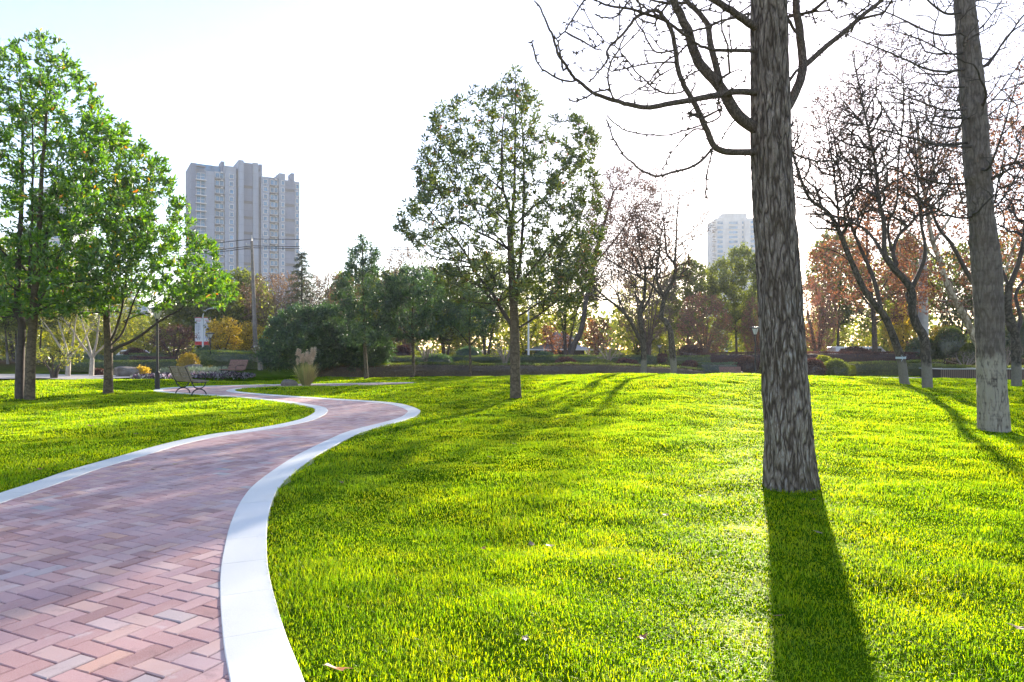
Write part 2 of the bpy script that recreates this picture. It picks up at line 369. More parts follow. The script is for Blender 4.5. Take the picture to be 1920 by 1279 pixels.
def stem_mesh(name, root, C, r, mat, b, k=40, amp=.012, fx=9, fz=.55, seed=5, flare=.25, sub=6, knots=()):
    """main stem with real ridges: C centre line (world), r radii"""
    C = cr(C, sub); r = np.interp(np.linspace(0, 1, len(C)), np.linspace(0, 1, len(r)), r)
    n = max(40, int(np.linalg.norm(C[-1] - C[0]) / .045)); s = np.linspace(0, len(C) - 1, n); C = np.array([np.interp(s, np.arange(len(C)), C[:, i]) for i in range(3)]).T; r = np.interp(s, np.arange(len(r)), r)
    z = C[:, 2] - C[0, 2]; a = np.arange(k) / k * 2 * PI; A, Z = np.meshgrid(a, z)
    def tile(A, Z, f, fz, sd):   # seamless round the stem
        w = A / (2 * PI); return vn(A / (2 * PI) * f, Z, 1, sd) * (1 - sst(.85, 1, w)) + vn((A / (2 * PI) - 1) * f + 512, Z, 1, sd) * sst(.85, 1, w) if False else .5 * (vn(np.cos(A) * f / 6 + 40, Z / fz + np.sin(A) * f / 6, 1, sd) + vn(np.sin(A) * f / 6 + 90, Z / fz - np.cos(A) * f / 6, 1, sd + 1))
    rid = 1 - np.abs(tile(A, Z, fx * 3.2, fz, seed) - .5) * 2; big = tile(A, Z, 4, 1.2, seed + 3) - .5
    R = r[:, None] * (1 + flare * np.exp(-np.maximum(Z, 0) / .16) * (1 + .25 * np.cos(A * 5 + 1))) + amp * (rid ** 2 - .5) * 1.4 + r[:, None] * .10 * big
    for kz, ka, ks, kh in knots: R += kh * np.exp(-((Z - kz) / ks) ** 2 - ((np.angle(np.exp(1j * (A - ka)))) * .22 / ks) ** 2)
    V = np.stack([C[:, 0][:, None] + R * np.cos(A), C[:, 1][:, None] + R * np.sin(A), C[:, 2][:, None] + 0 * R], -1).reshape(-1, 3)
    j = np.arange(k); q = np.vstack([np.c_[i * k + j, i * k + (j + 1) % k, (i + 1) * k + (j + 1) % k, (i + 1) * k + j] for i in range(n - 1)])
    return build(name, V - b, q, None, mat, root, True)
def spurs(t, sel_r, per_m, size, rg, name, root, mat):
    """short shoots along bare branches"""
    P, par, R = t.A, t.pa, t.R; seg = np.nonzero((R < sel_r[1]) & (R >= sel_r[0]) & (par >= 0))[0]
    if not len(seg): return
    L = np.linalg.norm(P[seg] - P[par[seg]], axis=1); N = int(L.sum() * per_m); c = rg.choice(len(seg), N, p=L / L.sum()); sg = seg[c]; u = rg.random(N)[:, None]
    C = P[par[sg]] * (1 - u) + P[sg] * u; D = nrm(P[sg] - P[par[sg]]); r = rg.normal(0, 1, D.shape); r = nrm(r - D * (r * D).sum(1)[:, None]); d = nrm(r + D * .3); l = size * rg.uniform(.5, 1.3, N)[:, None]
    s = nrm(np.cross(d, D)); w = size * .28; base = C + d * (R[sg][:, None] * .5)
    V = np.stack([base + s * w, base - s * w * .5 + D * w, base - s * w * .5 - D * w, base + d * (R[sg][:, None] * .5 + l)], 1).reshape(-1, 3)
    i = np.arange(N)[:, None] * 4; tr = np.vstack([i + [0, 1, 3], i + [1, 2, 3], i + [2, 0, 3]])
    build(name, V - t.b, None, tr, mat, root)
def copy_tree(root, loc, sc, rz, label, group, cat=None):
    r = root.copy(); COL.objects.link(r); r.location = loc; r.scale = sc; r.rotation_euler = (0, 0, rz); r['label'] = label; r['group'] = group
    if cat: r['category'] = cat
    for ch in list(root.children):
        c = ch.copy(); COL.objects.link(c); c.parent = r
    return r
# ------------------------------------------------------------------ camera, light, air
cam = bpy.data.cameras.new('camera'); cam.sensor_width = 36; cam.lens = 36 * F0 / 1920; cam.shift_y = (HY - 639.5) / 1920; cam.clip_end = 5000; cam.clip_start = .1
co = link(bpy.data.objects.new('camera', cam)); co.location = (0, 0, EYE); co.rotation_euler = (PI / 2, 0, 0); scn.camera = co
AZ = math.atan((1412 - CX) / F0); EL = math.atan((HY - 250) / F0 * math.cos(AZ))
sd = Vector((math.sin(AZ) * math.cos(EL), math.cos(AZ) * math.cos(EL), math.sin(EL)))
sl = bpy.data.lights.new('sun', 'SUN'); sl.energy = 5.0; sl.angle = math.radians(.8); sl.color = (1, .9, .74)
so = link(bpy.data.objects.new('sun', sl)); so.rotation_euler = sd.to_track_quat('Z', 'Y').to_euler(); so.location = (0, 0, 50)
W = bpy.data.worlds.new('World'); scn.world = W; W.use_nodes = True; wt = W.node_tree
bg = wt.nodes['Background']; sky = wt.nodes.new('ShaderNodeTexSky'); sky.sky_type = 'NISHITA'; sky.sun_disc = False
sky.sun_elevation = EL; sky.sun_rotation = AZ; sky.air_density = 1.0; sky.dust_density = .35; sky.ozone_density = 2.2; sky.altitude = 50
tn = wt.nodes.new('ShaderNodeMix'); tn.data_type = 'RGBA'; tn.blend_type = 'MULTIPLY'; tn.inputs[0].default_value = 1; tn.inputs[7].default_value = (1.03, .90, .90, 1); wt.links.new(sky.outputs[0], tn.inputs[6]); wt.links.new(tn.outputs[2], bg.inputs[0]); bg.inputs[1].default_value = .12
scn.view_settings.view_transform = 'Standard'; scn.view_settings.look = 'None'; scn.view_settings.gamma = 1; scn.view_settings.exposure = EXPO
scn.cycles.use_denoising = True; scn.cycles.max_bounces = 7; scn.cycles.diffuse_bounces = 3; scn.cycles.glossy_bounces = 2; scn.cycles.transmission_bounces = 5; scn.cycles.transparent_max_bounces = 4; scn.cycles.volume_bounces = 0
scn.cycles.sample_clamp_indirect = 6; scn.cycles.use_adaptive_sampling = True; scn.cycles.adaptive_threshold = .02
if HAZE:
    hz = MB().box((0, 450, 74), (1400, 1100, 150)).out('haze', None); tag(hz, 'thin pale sunlit air over the whole park', 'haze', kind='stuff')
    t = NT('haze_air'); v = t.n('ShaderNodeVolumePrincipled'); v.inputs['Density'].default_value = HAZE; v.inputs['Color'].default_value = (.93, .96, 1, 1); v.inputs['Anisotropy'].default_value = .3
    t.n('ShaderNodeOutputMaterial', i_Volume=v.outputs[0]); hz.data.materials.append(t.m); t.m.cycles.homogeneous_volume = True if hasattr(t.m, 'cycles') and hasattr(t.m.cycles, 'homogeneous_volume') else None

# ------------------------------------------------------------------ ground sheet
t = NT('lawn_soil'); p = t.gpos(); f = t.noise(p, 3.0, 6); g = t.noise(p, .35, 3)
c = t.ramp(f, [(.3, (.025, .065, .002)), (.7, (.06, .12, .003))]); c = t.mix(c, (.08, .14, .003), t.ramp(g, [(.4, (0, 0, 0)), (.7, (.6, .6, .6))]))
z = t.n('ShaderNodeSeparateXYZ', i_0=p).outputs[1]
far = t.ramp(t.n('ShaderNodeMapRange', i_Value=z, i_From_Min=38.0, i_From_Max=46.0).outputs[0], [(0, (0, 0, 0)), (1, (1, 1, 1))])
litter = t.ramp(t.noise(p, 9, 5), [(.35, (.03, .022, .014)), (.55, (.075, .05, .028)), (.7, (.05, .06, .02))])
c = t.mix(c, litter, far)
M_soil = t.finish(t.n('ShaderNodeBsdfPrincipled', i_Base_Color=c, i_Roughness=.9, i_Specular_IOR_Level=0.0, i_Normal=t.bump(t.noise(p, 30, 5), .8, .03)).outputs[0])
xs = np.concatenate([-np.geomspace(1500, 40.5, 22), np.concatenate([np.arange(-40, -9, .22), np.arange(-9, 14, .11), np.arange(14, 40.1, .22)]), np.geomspace(40.6, 1500, 22)])
ys = np.concatenate([-np.geomspace(60, 6, 8), np.arange(-5, 1, .3), np.arange(1, 16, .11), np.arange(16, 48.1, .22), np.geomspace(48.6, 2200, 34)])
X, Y = np.meshgrid(xs, ys); Z = ground(X, Y)
nx, ny = len(xs), len(ys); mx, my = X.ravel(), Y.ravel()
nearp = (mx > -19) & (mx < 8) & (my < 36) & (my > -5); dd = np.full(mx.shape, 9.); ins = np.zeros(mx.shape, bool)
ins[nearp] = inpoly(PATH, mx[nearp], my[nearp]); Zr = Z.ravel().copy(); Zr[ins] = np.minimum(Zr[ins], 0) - .09
I = np.arange(nx * ny).reshape(ny, nx); q = np.stack([I[:-1, :-1], I[:-1, 1:], I[1:, 1:], I[1:, :-1]], -1).reshape(-1, 4)
go = build('ground', np.c_[mx, my, Zr], q, None, M_soil, smooth=True); tag(go, 'gently mounded earth under the lawns and shrub beds of the park', 'ground', kind='structure')

# ------------------------------------------------------------------ path: bedding sheet, bricks, kerbs
n = len(RKi); Lr = np.array([np.interp(np.linspace(0, len(LKi) - 1, n), np.arange(len(LKi)), LKi[:, i]) for i in range(2)]).T
RM = (RK + RKi) / 2; Lm0 = (LK + LKi) / 2; Lm = np.array([np.interp(np.linspace(0, len(Lm0) - 1, n), np.arange(len(Lm0)), Lm0[:, i]) for i in range(2)]).T
def zone(poly, x, y): return inpoly(poly, x, y)
BP = np.vstack([RM, Lm0[::-1]])
M_sand = plain('path_joint_sand', (.16, .11, .10), .95, var=.25, scale=40)
gx, gy = np.meshgrid(np.arange(-15, 3, .12), np.arange(-1.5, 31.5, .12)); cxx = (gx[:-1, :-1] + .06).ravel(); cyy = (gy[:-1, :-1] + .06).ravel(); ok = inpoly(BP, cxx, cyy)
I = np.arange(gx.size).reshape(gx.shape); q = np.stack([I[:-1, :-1], I[:-1, 1:], I[1:, 1:], I[1:, :-1]], -1).reshape(-1, 4)[ok]
us = np.unique(q); mp = np.zeros(gx.size, int); mp[us] = np.arange(len(us)); V = np.c_[gx.ravel(), gy.ravel(), np.full(gx.size, -.010)][us]
tag(build('path_bedding', V, mp[q], None, M_sand), 'dark jointing sand between the bricks of the path', 'path', kind='structure')
# herringbone bricks
BL, BW = .236, .118; th = math.radians(-25); ux = np.array([math.cos(th), math.sin(th)]); uy = np.array([-ux[1], ux[0]])
cells = []
for i in range(-170, 170):
    for k in range(-60, 60):
        # herringbone on a unit grid: horizontal brick at (a,b) covers (a..a+2,b); vertical covers (a+2, b-1..b+1)
        a = i + 4 * k; b = i
        cells.append((a + 1.0, b + .5, 0)); cells.append((a + 2.5, b + 0.0, 1))
cells = np.array(cells, float); wx = cells[:, 0] * BW; wy = cells[:, 1] * BW
cx_ = wx[:, None] * ux + wy[:, None] * uy + np.array([-5, 12.0]); ok = (cx_[:, 0] > -15) & (cx_[:, 0] < 3) & (cx_[:, 1] > -1.5) & (cx_[:, 1] < 31.5); cells = cells[ok]; cx_ = cx_[ok]
ok = inpoly(BP, cx_[:, 0], cx_[:, 1]); cells = cells[ok]; cx_ = cx_[ok]; N = len(cells)
rg = np.random.default_rng(3); gap = .0035; L = np.where(cells[:, 2] == 0, BL, BW) / 2 - gap; Wd = np.where(cells[:, 2] == 0, BW, BL) / 2 - gap; ch = .005
tx = rg.normal(0, .0009, N); ty = rg.normal(0, .0009, N); hz_ = rg.normal(0, .0011, N)
V = np.zeros((N, 12, 3))
sx = np.array([-1, 1, 1, -1]); sy = np.array([-1, -1, 1, 1])
jx = rg.normal(0, .0012, (N, 1)); jy = rg.normal(0, .0012, (N, 1))
for r_, (inset, z_) in enumerate(((ch, 0.0), (0, -ch), (0, -.03))):
    lx = sx * (L[:, None] - inset) + jx; ly = sy * (Wd[:, None] - inset) + jy
    V[:, r_ * 4:(r_ + 1) * 4, 0] = cx_[:, :1] + lx * ux[0] + ly * uy[0]; V[:, r_ * 4:(r_ + 1) * 4, 1] = cx_[:, 1:] + lx * ux[1] + ly * uy[1]
    V[:, r_ * 4:(r_ + 1) * 4, 2] = z_ + hz_[:, None] + tx[:, None] * sx + ty[:, None] * sy
fq = [[0, 1, 2, 3]] + [[4 + i, 4 + (i + 1) % 4, (i + 1) % 4, i] for i in range(4)] + [[8 + i, 8 + (i + 1) % 4, 4 + (i + 1) % 4, 4 + i] for i in range(4)]
q = (np.arange(N) * 12)[:, None, None] + np.array(fq)[None]
t = NT('red_paving_brick'); at_ = t.n('ShaderNodeAttribute', attribute_name='rnd').outputs['Fac']; p = t.gpos()
c = t.ramp(at_, [(0, (.34, .165, .15)), (.18, (.45, .23, .21)), (.42, (.53, .30, .285)), (.62, (.47, .27, .275)), (.80, (.60, .38, .34)), (.90, (.56, .30, .22)), (.955, (.60, .42, .40)), (1, (.40, .34, .33))])
gr = t.noise(p, 160, 4, .7); c = t.mix(c, (.62, .50, .48), t.ramp(gr, [(.45, (0, 0, 0)), (.75, (.45, .45, .45))])); c = t.mix(c, (.22, .11, .10), t.ramp(gr, [(.25, (.4, .4, .4)), (.42, (0, 0, 0))]))
st_ = t.noise(p, 1.1, 5, .6); c = t.mix(c, (.56, .42, .42), t.ramp(st_, [(.5, (0, 0, 0)), (.68, (.5, .5, .5))]))
st2 = t.noise(p, 5.5, 6, .7); c = t.mix(c, (.66, .60, .60), t.ramp(st2, [(.60, (0, 0, 0)), (.74, (.55, .55, .55))])); c = t.mix(c, (.2, .11, .11), t.ramp(st2, [(.28, (.45, .45, .45)), (.42, (0, 0, 0))]))
M_brick = t.finish(t.n('ShaderNodeBsdfPrincipled', i_Base_Color=c, i_Roughness=t.n('ShaderNodeMapRange', i_Value=gr, i_To_Min=.5, i_To_Max=.75).outputs[0], i_Specular_IOR_Level=.45, i_Normal=t.bump(gr, .6, .003)).outputs[0])
po = build('path', V.reshape(-1, 3), q.reshape(-1, 4), None, M_brick, attr=np.repeat(rg.random(N), 12)); tag(po, 'winding path of purple red bricks laid in herringbone', 'path', kind='structure')
# kerbs: one strip each, with joints
t = NT('pale_kerb_granite'); p = t.gpos(); f = t.noise(p, 220, 3); g = t.noise(p, 2.2, 5); at_ = t.n('ShaderNodeAttribute', attribute_name='rnd').outputs['Fac']
c = t.ramp(f, [(.3, (.64, .61, .56)), (.7, (.84, .81, .75))]); c = t.mix(c, (.52, .48, .42), t.ramp(g, [(.52, (0, 0, 0)), (.75, (.35, .35, .35))])); c = t.mix(c, (.66, .66, .67), t.ramp(at_, [(0, (0, 0, 0)), (1, (.5, .5, .5))]))
c = t.mix(c, (.40, .33, .24), t.ramp(t.noise(p, 7, 6, .7), [(.66, (0, 0, 0)), (.78, (.5, .5, .5))]))
M_kerb = t.finish(t.n('ShaderNodeBsdfPrincipled', i_Base_Color=c, i_Roughness=.5, i_Normal=t.bump(f, .3, .003)).outputs[0])
def kerb(name, O, I_, label):
    s = np.r_[0, np.cumsum(np.linalg.norm(np.diff(O, axis=0), axis=1))]; Vs, Qs, at2, off = [], [], [], 0; g2 = np.random.default_rng(5); u = 0
    while u < s[-1] - .3:
        e = min(u + .65, s[-1]); ss = np.linspace(u + .0018, e - .0018, 7); a = np.array([np.interp(ss, s, O[:, i]) for i in range(2)]).T; b = np.array([np.interp(ss, s, I_[:, i]) for i in range(2)]).T
        dz = g2.normal(0, .0006); d = nrm(b - a); c_ = .004
        rows = [(a, -.12), (a, .012 - c_), (a + d * c_, .012), (b - d * c_, .008), (b, .008 - c_), (b, -.12)]
        V = np.concatenate([np.c_[r, np.full(7, z_ + dz)] for r, z_ in rows]); j = np.arange(6)
        q = np.vstack([np.c_[r * 7 + j, (r + 1) * 7 + j, (r + 1) * 7 + j + 1, r * 7 + j + 1] for r in range(5)] + [[[0, 7, 28, 35]], [[7, 14, 21, 28]], [[6, 41, 34, 13]], [[13, 34, 27, 20]]])
        Vs.append(V); Qs.append(q + off); at2.append(np.full(len(V), g2.random())); off += len(V); u = e
    o = build(name, np.vstack(Vs), np.vstack(Qs), None, M_kerb, attr=np.concatenate(at2)); tag(o, label, 'kerb', kind='structure'); return o
kerb('kerb', RK, RKi, 'pale granite kerb along the inner right edge of the brick path')
kerb('kerb', LK, LKi, 'pale granite kerb along the left edge of the brick path')

# ------------------------------------------------------------------ grass blades
def lawn_zone(x, y):
    m = ~inpoly(PATH, x, y)
    m &= (y < 36.5 + 1.2 * np.sin(x * .4)) | ((x > 9) & (y < 37))
    m &= ~((x < -13.5) & (y > 31.5 + (x + 20) * .3))
    m &= ~(((x + 14.2) / 3.6) ** 2 + ((y - 34.5) / 3.6) ** 2 < 1)
    m &= ~((x > 12) & (y > 32.6) & (y < 34.2))
    return m
GR = np.random.default_rng(11)
dmin, dmax = 2.2, 46.0; K = GDENS
dg = np.linspace(dmin, dmax, 600); w_ = 1.62 * dg + 3.2; den = K * np.where(dg > 4, (4 / dg) ** 1.38, 1.0); pdf = den * w_; cdf = np.r_[0, np.cumsum((pdf[1:] + pdf[:-1]) / 2 * np.diff(dg))]
Ng = int(cdf[-1]); y = np.interp(GR.random(Ng) * cdf[-1], cdf, dg); x = (GR.random(Ng) - .5) * (1.62 * y + 3.2)
dens = vn(x, y, .5, 31) * .5 + vn(x, y, .12, 32) * .5
ok = lawn_zone(x, y) & (GR.random(Ng) < .50 + .8 * dens); x, y = x[ok], y[ok]; z = ground(x, y); N = len(x); 
pd = np.full(N, 9.); nn = (x < 6); pd[nn] = pdist(x[nn], y[nn])
hgt = .85 * (.024 + .050 * vn(x, y, .33, 21) ** 2 + .030 * vn(x, y, 1.1, 22) ** 2) * GR.uniform(.5, 1.3, N) * (.62 + .38 * sst(0, .25, pd)) * np.maximum(1, y / 12) ** .35
wid = .00145 * np.maximum(1, y / 4.5) ** .86 * GR.uniform(.7, 1.4, N)
az = GR.random(N) * 2 * PI + (vn(x, y, .18, 23) - .5) * 3; lean = GR.uniform(.1, 1.25, N) + .3 * vn(x, y, .3, 24)
dx, dy = np.cos(az), np.sin(az); px_, py_ = -dy, dx
V = np.empty((N, 5, 3), np.float32)
b = np.c_[x, y, z - .004]; P_ = np.c_[px_, py_, np.zeros(N)] * wid[:, None]; D_ = np.c_[dx, dy, np.zeros(N)]
tw = GR.uniform(-.6, .6, N)[:, None]; mid = b + D_ * (hgt * lean * .32)[:, None] + np.c_[0 * x, 0 * x, hgt * .58]; tip = b + D_ * (hgt * lean)[:, None] + np.c_[0 * x, 0 * x, hgt * (1 - .35 * lean)]
V[:, 0] = b - P_; V[:, 1] = b + P_; V[:, 2] = mid + P_ * .85 + D_ * tw * wid[:, None]; V[:, 3] = mid - P_ * .85 - D_ * tw * wid[:, None]; V[:, 4] = tip
i = np.arange(N)[:, None] * 5
t = NT('grass_blade'); at_ = t.n('ShaderNodeAttribute', attribute_name='rnd').outputs['Fac']; p = t.gpos()
c = t.ramp(at_, [(0, (.065, .16, .002)), (.35, (.165, .30, .002)), (.7, (.31, .40, .003)), (.93, (.44, .48, .008)), (.965, (.40, .36, .14)), (1, (.42, .36, .18))])
g = t.noise(p, .55, 4); c = t.mix(c, t.mix(c, (1.25, 1.08, .5), 1.0, 'MULTIPLY'), t.ramp(g, [(.42, (0, 0, 0)), (.62, (1, 1, 1))]))
d = t.n('ShaderNodeBsdfDiffuse', i_Color=c); tr = t.n('ShaderNodeBsdfTranslucent', i_Color=t.mix(c, (1.75, 1.75, .05, 1), 1.0, 'MULTIPLY')); m = t.n('ShaderNodeMixShader', i_0=.66, i_1=d.outputs[0], i_2=tr.outputs[0])
gl = t.n('ShaderNodeBsdfAnisotropic', i_Roughness=.38, i_Color=(1, 1, .9, 1)); m2 = t.n('ShaderNodeMixShader', i_0=.018, i_1=m.outputs[0], i_2=gl.outputs[0]); M_grass = t.finish(m2.outputs[0])
gro = build('grass', V.reshape(-1, 3), i + [0, 1, 2, 3], i + [3, 2, 4], M_grass, attr=np.repeat(np.clip(GR.random(N) * .8 + .3 * (vn(x, y, .25, 26) - .5) + .08, 0, 1), 5))
tag(gro, 'short bright green lawn grass lit from behind by a low sun', 'grass', kind='stuff')
del V
# ------------------------------------------------------------------ materials for plants
M_bark_grey = bark('furrowed_grey_bark', (.05, .034, .025), (.52, .42, .345), 15, 2.8, .035, 1.0, lime=.12, ltop=2.3, limec=(.50, .45, .42))  # furrow contrast raised in the colour, standing in for shade atop real dark bark
M_bark_right = bark('ringed_grey_bark', (.045, .035, .03), (.24, .195, .165), 11, 2.6, .02, .8, lime=.42, ltop=1.5, limec=(.36, .315, .25), rings=True)
M_bark_brown = bark('smooth_brown_bark', (.05, .036, .024), (.17, .13, .085), 6, 6, .01, .5, rings=True)
M_bark_lime = bark('dark_bark_with_lime_base', (.03, .026, .022), (.13, .11, .09), 6, 4, .012, .5, lime=.78, ltop=.95, limec=(.21, .19, .155))
M_twig = plain('twig_bark', (.075, .058, .048), .85, var=.3, scale=9)
M_twig_grey = bark('limb_bark', (.06, .045, .035), (.20, .155, .125), 30, 14, .008, .8)
M_plane = bark('peeling_cream_bark', (.20, .15, .09), (.62, .54, .42), 3, 1.2, .01, .4)
G1 = leafy('leaf_bright_green', [(0, (.035, .10, .008)), (.5, (.075, .19, .010)), (.85, (.14, .28, .014)), (.985, (.2, .27, .02)), (.994, (.5, .30, .03)), (1, (.5, .12, .03))], .55, (2.1, 2.0, .3), gloss=.09)
G2 = leafy('leaf_dark_glossy', [(0, (.035, .06, .014)), (.6, (.075, .125, .022)), (.93, (.15, .20, .03)), (.985, (.16, .16, .03)), (1, (.42, .06, .03))], .45, (1.9, 1.7, .35), gloss=.10)
G3 = leafy('leaf_blue_green', [(0, (.03, .06, .038)), (.6, (.06, .12, .06)), (1, (.13, .22, .07))], .45, (1.4, 1.5, .5), gloss=.10)
G4 = leafy('leaf_yellow_green', [(0, (.10, .15, .02)), (.6, (.22, .27, .03)), (1, (.42, .40, .04))], .6, (1.5, 1.35, .3))
G5 = leafy('leaf_rust', [(0, (.10, .045, .028)), (.5, (.21, .095, .055)), (.9, (.32, .15, .08)), (1, (.45, .28, .06))], .45, (1.4, 1.1, .8))
G6 = leafy('leaf_dead_brown', [(0, (.045, .025, .018)), (.7, (.11, .06, .04)), (1, (.22, .12, .07))], .4, (1.3, 1.0, .7))
G7 = leafy('leaf_yellow', [(0, (.35, .26, .02)), (.7, (.62, .46, .03)), (1, (.7, .55, .08))], .55, (1.3, 1.15, .4))
G12 = leafy('leaf_greybrown', [(0, (.10, .07, .05)), (.7, (.20, .145, .10)), (1, (.24, .18, .10))], .4, (1.4, 1.1, .8))
G8 = leafy('leaf_pinkish', [(0, (.14, .06, .045)), (.6, (.30, .14, .10)), (1, (.42, .20, .11))], .5, (1.5, 1.1, .8))
G9 = leafy('leaf_purple', [(0, (.05, .02, .02)), (.7, (.12, .05, .045)), (1, (.22, .10, .05))], .4, (1.4, 1, .7))
G10 = leafy('leaf_olive', [(0, (.07, .095, .022)), (.6, (.14, .18, .035)), (1, (.26, .30, .05))], .5, (1.7, 1.6, .4))
G11 = leafy('leaf_pine', [(0, (.04, .06, .035)), (1, (.10, .13, .06))], .25, (1.3, 1.3, .4), tvar=.9)

def leaf_part(root, C, D, l, w, rg, mat, name='foliage', **k):
    V, q, a = leaf_mesh(C, D, l, w, rg, **k); return build(name, V - np.array(root.location), q, None, mat, root, attr=a)

def std_tree(name, label, cat, bpx, trunk, r0, r1, limbs, crown, n, mat_t, mat_w, mat_l, per, ll, lw, seed, clear=2.0, group=None, depth=1.0, whorl=0, bf=.35, spread=.06, rmax=.02, step=.35, base=None, inner=.25, thin=.0, sub_spur=0, rtip=.006, scat=.9, stem_kw=None, e=2.4, jit=.12):
    """tree traced from the photo: trunk and limbs as photo pixels at the tree's distance"""
    b = np.array(base if base is not None else hit(*bpx)); Y = b[1]; T = Tree(b, seed, clear, bf, step, rtip=rtip, e=e, jit=jit); rg = T.rg
    tp = [b - [0, 0, .1]] + [at(px, py, Y) for px, py in trunk]
    T.path(tp, r0, r1)
    for L in limbs:
        pts, ra, rb = L[0], L[1], L[2]; sw = L[3] if len(L) > 3 else rg.uniform(-1, 1) * .8
        m = len(pts); A_ = np.array(T.P); q_ = np.c_[CX + A_[:, 0] / A_[:, 1] * F0, HY - (A_[:, 2] - EYE) / A_[:, 1] * F0]; ys_ = A_[np.argmin(((q_ - np.array(pts[0])) ** 2).sum(1)), 1]; P = [at(px, py, ys_ + (Y + sw - ys_) * i / (m - 1)) for i, (px, py) in enumerate(pts)]; T.path(P, ra, rb, wob=.004)
    if crown is not None and n:
        tg = inpts(crown, Y, n, rg, depth, inner)
        if thin: tg = blue(tg, thin, rg)
        T.grow(tg)
    T.solve(); root = empty(name, b, label, cat, group)
    tr = np.array(T.cls) == 1; nt = len(cr(tp, 6)) if len(tp) > 2 else 12
    first = np.zeros(len(T.P), bool); first[:min(nt + 1, len(first))] = True
    if stem_kw is not None: stem_mesh('trunk', root, tp, [r0] + list(np.linspace(r0 * .93, r1, len(tp) - 1)), mat_t, b, **stem_kw)
    if stem_kw is not None: T.wood('branches', root, mat_w, ~first, core=first)
    else: T.wood('trunk', root, [mat_w, mat_t], ~first, thick=first)
    if per and mat_l is not None:
        C, D = T.leafspots(per, spread, rmax)
        if whorl:
            V, q, a = whorl_mesh(C, D, whorl, ll, lw, rg); build('foliage', V - b, q, None, mat_l, root, attr=a)
        else: leaf_part(root, C, D, ll, lw, rg, mat_l, scat=scat)
    if sub_spur: spurs(T, (0, .03), sub_spur, .02, rg, 'bud_spurs', root, mat_w)
    return root, T

# ------------------------------------------------------------------ the two big ginkgo trees
def z1(*p): return [(980 + x / 3.692, y / 3.692) for x, y in p]
def z2(*p): return [(1480 + x / 3.198, y / 3.198) for x, y in p]
b = hit(1485, 912); Y = b[1]
T = Tree(b, 21, 3.6, .25, .22, rtip=.0065, e=2.3); rg = T.rg
stem = [b - [0, 0, .12]] + [at(*p, Y) for p in ((1480, 850), (1471, 700), (1464, 600), (1459, 500), (1452, 400), (1446, 300), (1444, 220), (1443, 150), (1441, 0), (1440, -120), (1438, -300), (1436, -500))]
sr = [.272, .255, .232, .224, .218, .210, .202, .196, .190, .180, .165, .135, .10]
T.path(stem, .26, .10)
nst = len(T.P)
def limb(pts, r0, r1, sw=0.0, y0=0.0):
    r0, r1 = max(r0 * 1.1, .010), max(r1 * 1.12, .0068)
    m = len(pts); A_ = np.array(T.P); q_ = np.c_[CX + A_[:, 0] / A_[:, 1] * F0, HY - (A_[:, 2] - EYE) / A_[:, 1] * F0]; ys_ = A_[np.argmin(((q_ - np.array(pts[0])) ** 2).sum(1)), 1]
    P = [at(px, py, ys_ + (Y + sw - ys_) * i / (m - 1)) for i, (px, py) in enumerate(pts)]; T.path(P, r0, r1, wob=.006)
limb([(1440, 250)] + z1((1580, 870), (1480, 790), (1400, 660), (1340, 570), (1230, 450), (1180, 320), (1150, 190), (1090, 60), (1050, -20), (960, -240), (900, -500)), .062, .03, -.3)
limb(z1((1370, 590), (1340, 450), (1310, 300), (1300, 180), (1230, 80), (1160, 0), (1090, -160), (1060, -400)), .034, .018, .2, -.1)
limb([(1440, 178)] + z1((1580, 640), (1450, 640), (1300, 670), (1150, 700), (1000, 730), (870, 752), (740, 740), (640, 720), (490, 670), (360, 570), (280, 490), (200, 390), (160, 270), (110, 160), (45, 35)), .034, .006, -1.2, -.1)
limb(z1((360, 570), (230, 545), (110, 450), (80, 300)), .008, .003, -1.4, -1.0)
limb(z1((640, 720), (600, 600), (595, 520), (620, 430), (660, 340), (690, 250)), .009, .003, -1.2, -.9)
limb(z1((280, 490), (250, 350), (205, 260)), .007, .003, -1.3, -1.0)
limb(z1((600, 615), (560, 628), (500, 640), (430, 690), (360, 720), (290, 705)), .006, .003, -1.2, -1.0)
limb([(1440, 290)] + z1((1590, 1055), (1450, 1055), (1380, 1045), (1320, 1010), (1270, 900), (1220, 790), (1160, 680), (1110, 590), (1060, 460), (1045, 330), (1020, 200), (990, 130), (940, 75), (850, 90), (760, 140), (690, 230), (600, 330), (575, 420), (510, 490), (460, 560)), .036, .005, -.9, -.1)
limb(z1((1320, 1020), (1240, 1110), (1160, 1160), (1050, 1190), (950, 1215), (860, 1180), (780, 1110), (700, 1000), (660, 900), (640, 820)), .014, .003, -.8, -.3)
limb(z1((1370, 650), (1350, 740), (1365, 810), (1250, 860), (1130, 890), (1000, 920), (870, 905), (720, 850), (620, 740)), .009, .003, -.7, -.2)
limb([(1440, 97)] + z1((1590, 350), (1450, 350), (1300, 345), (1210, 320), (1140, 250)), .022, .010, -.4, -.1)
limb([(1440, 60)] + z1((1600, 180), (1500, 110), (1400, 50), (1290, -10), (1100, -120), (900, -200)), .042, .022, -.5)
limb(z1((1570, 90), (1480, 120), (1380, 140), (1290, 180), (1200, 200), (1140, 210), (1050, 170), (940, 80), (840, 20), (760, -40)), .012, .008, -.5, -.1)
limb(z1((1048, 430), (900, 435), (720, 465), (600, 490)), .007, .003, -.9, -.6)
limb(z1((1120, 635), (1000, 650), (870, 600), (760, 510), (680, 400), (610, 330)), .007, .003, -.9, -.5)
limb(z1((1140, 260), (1000, 150), (850, 90), (720, 45), (600, 30), (510, 0), (440, -60)), .016, .006, -1.0, -.3)
limb(z1((800, -60), (720, 30), (640, 120), (540, 130), (470, 110)), .006, .003, -.9, -.8)
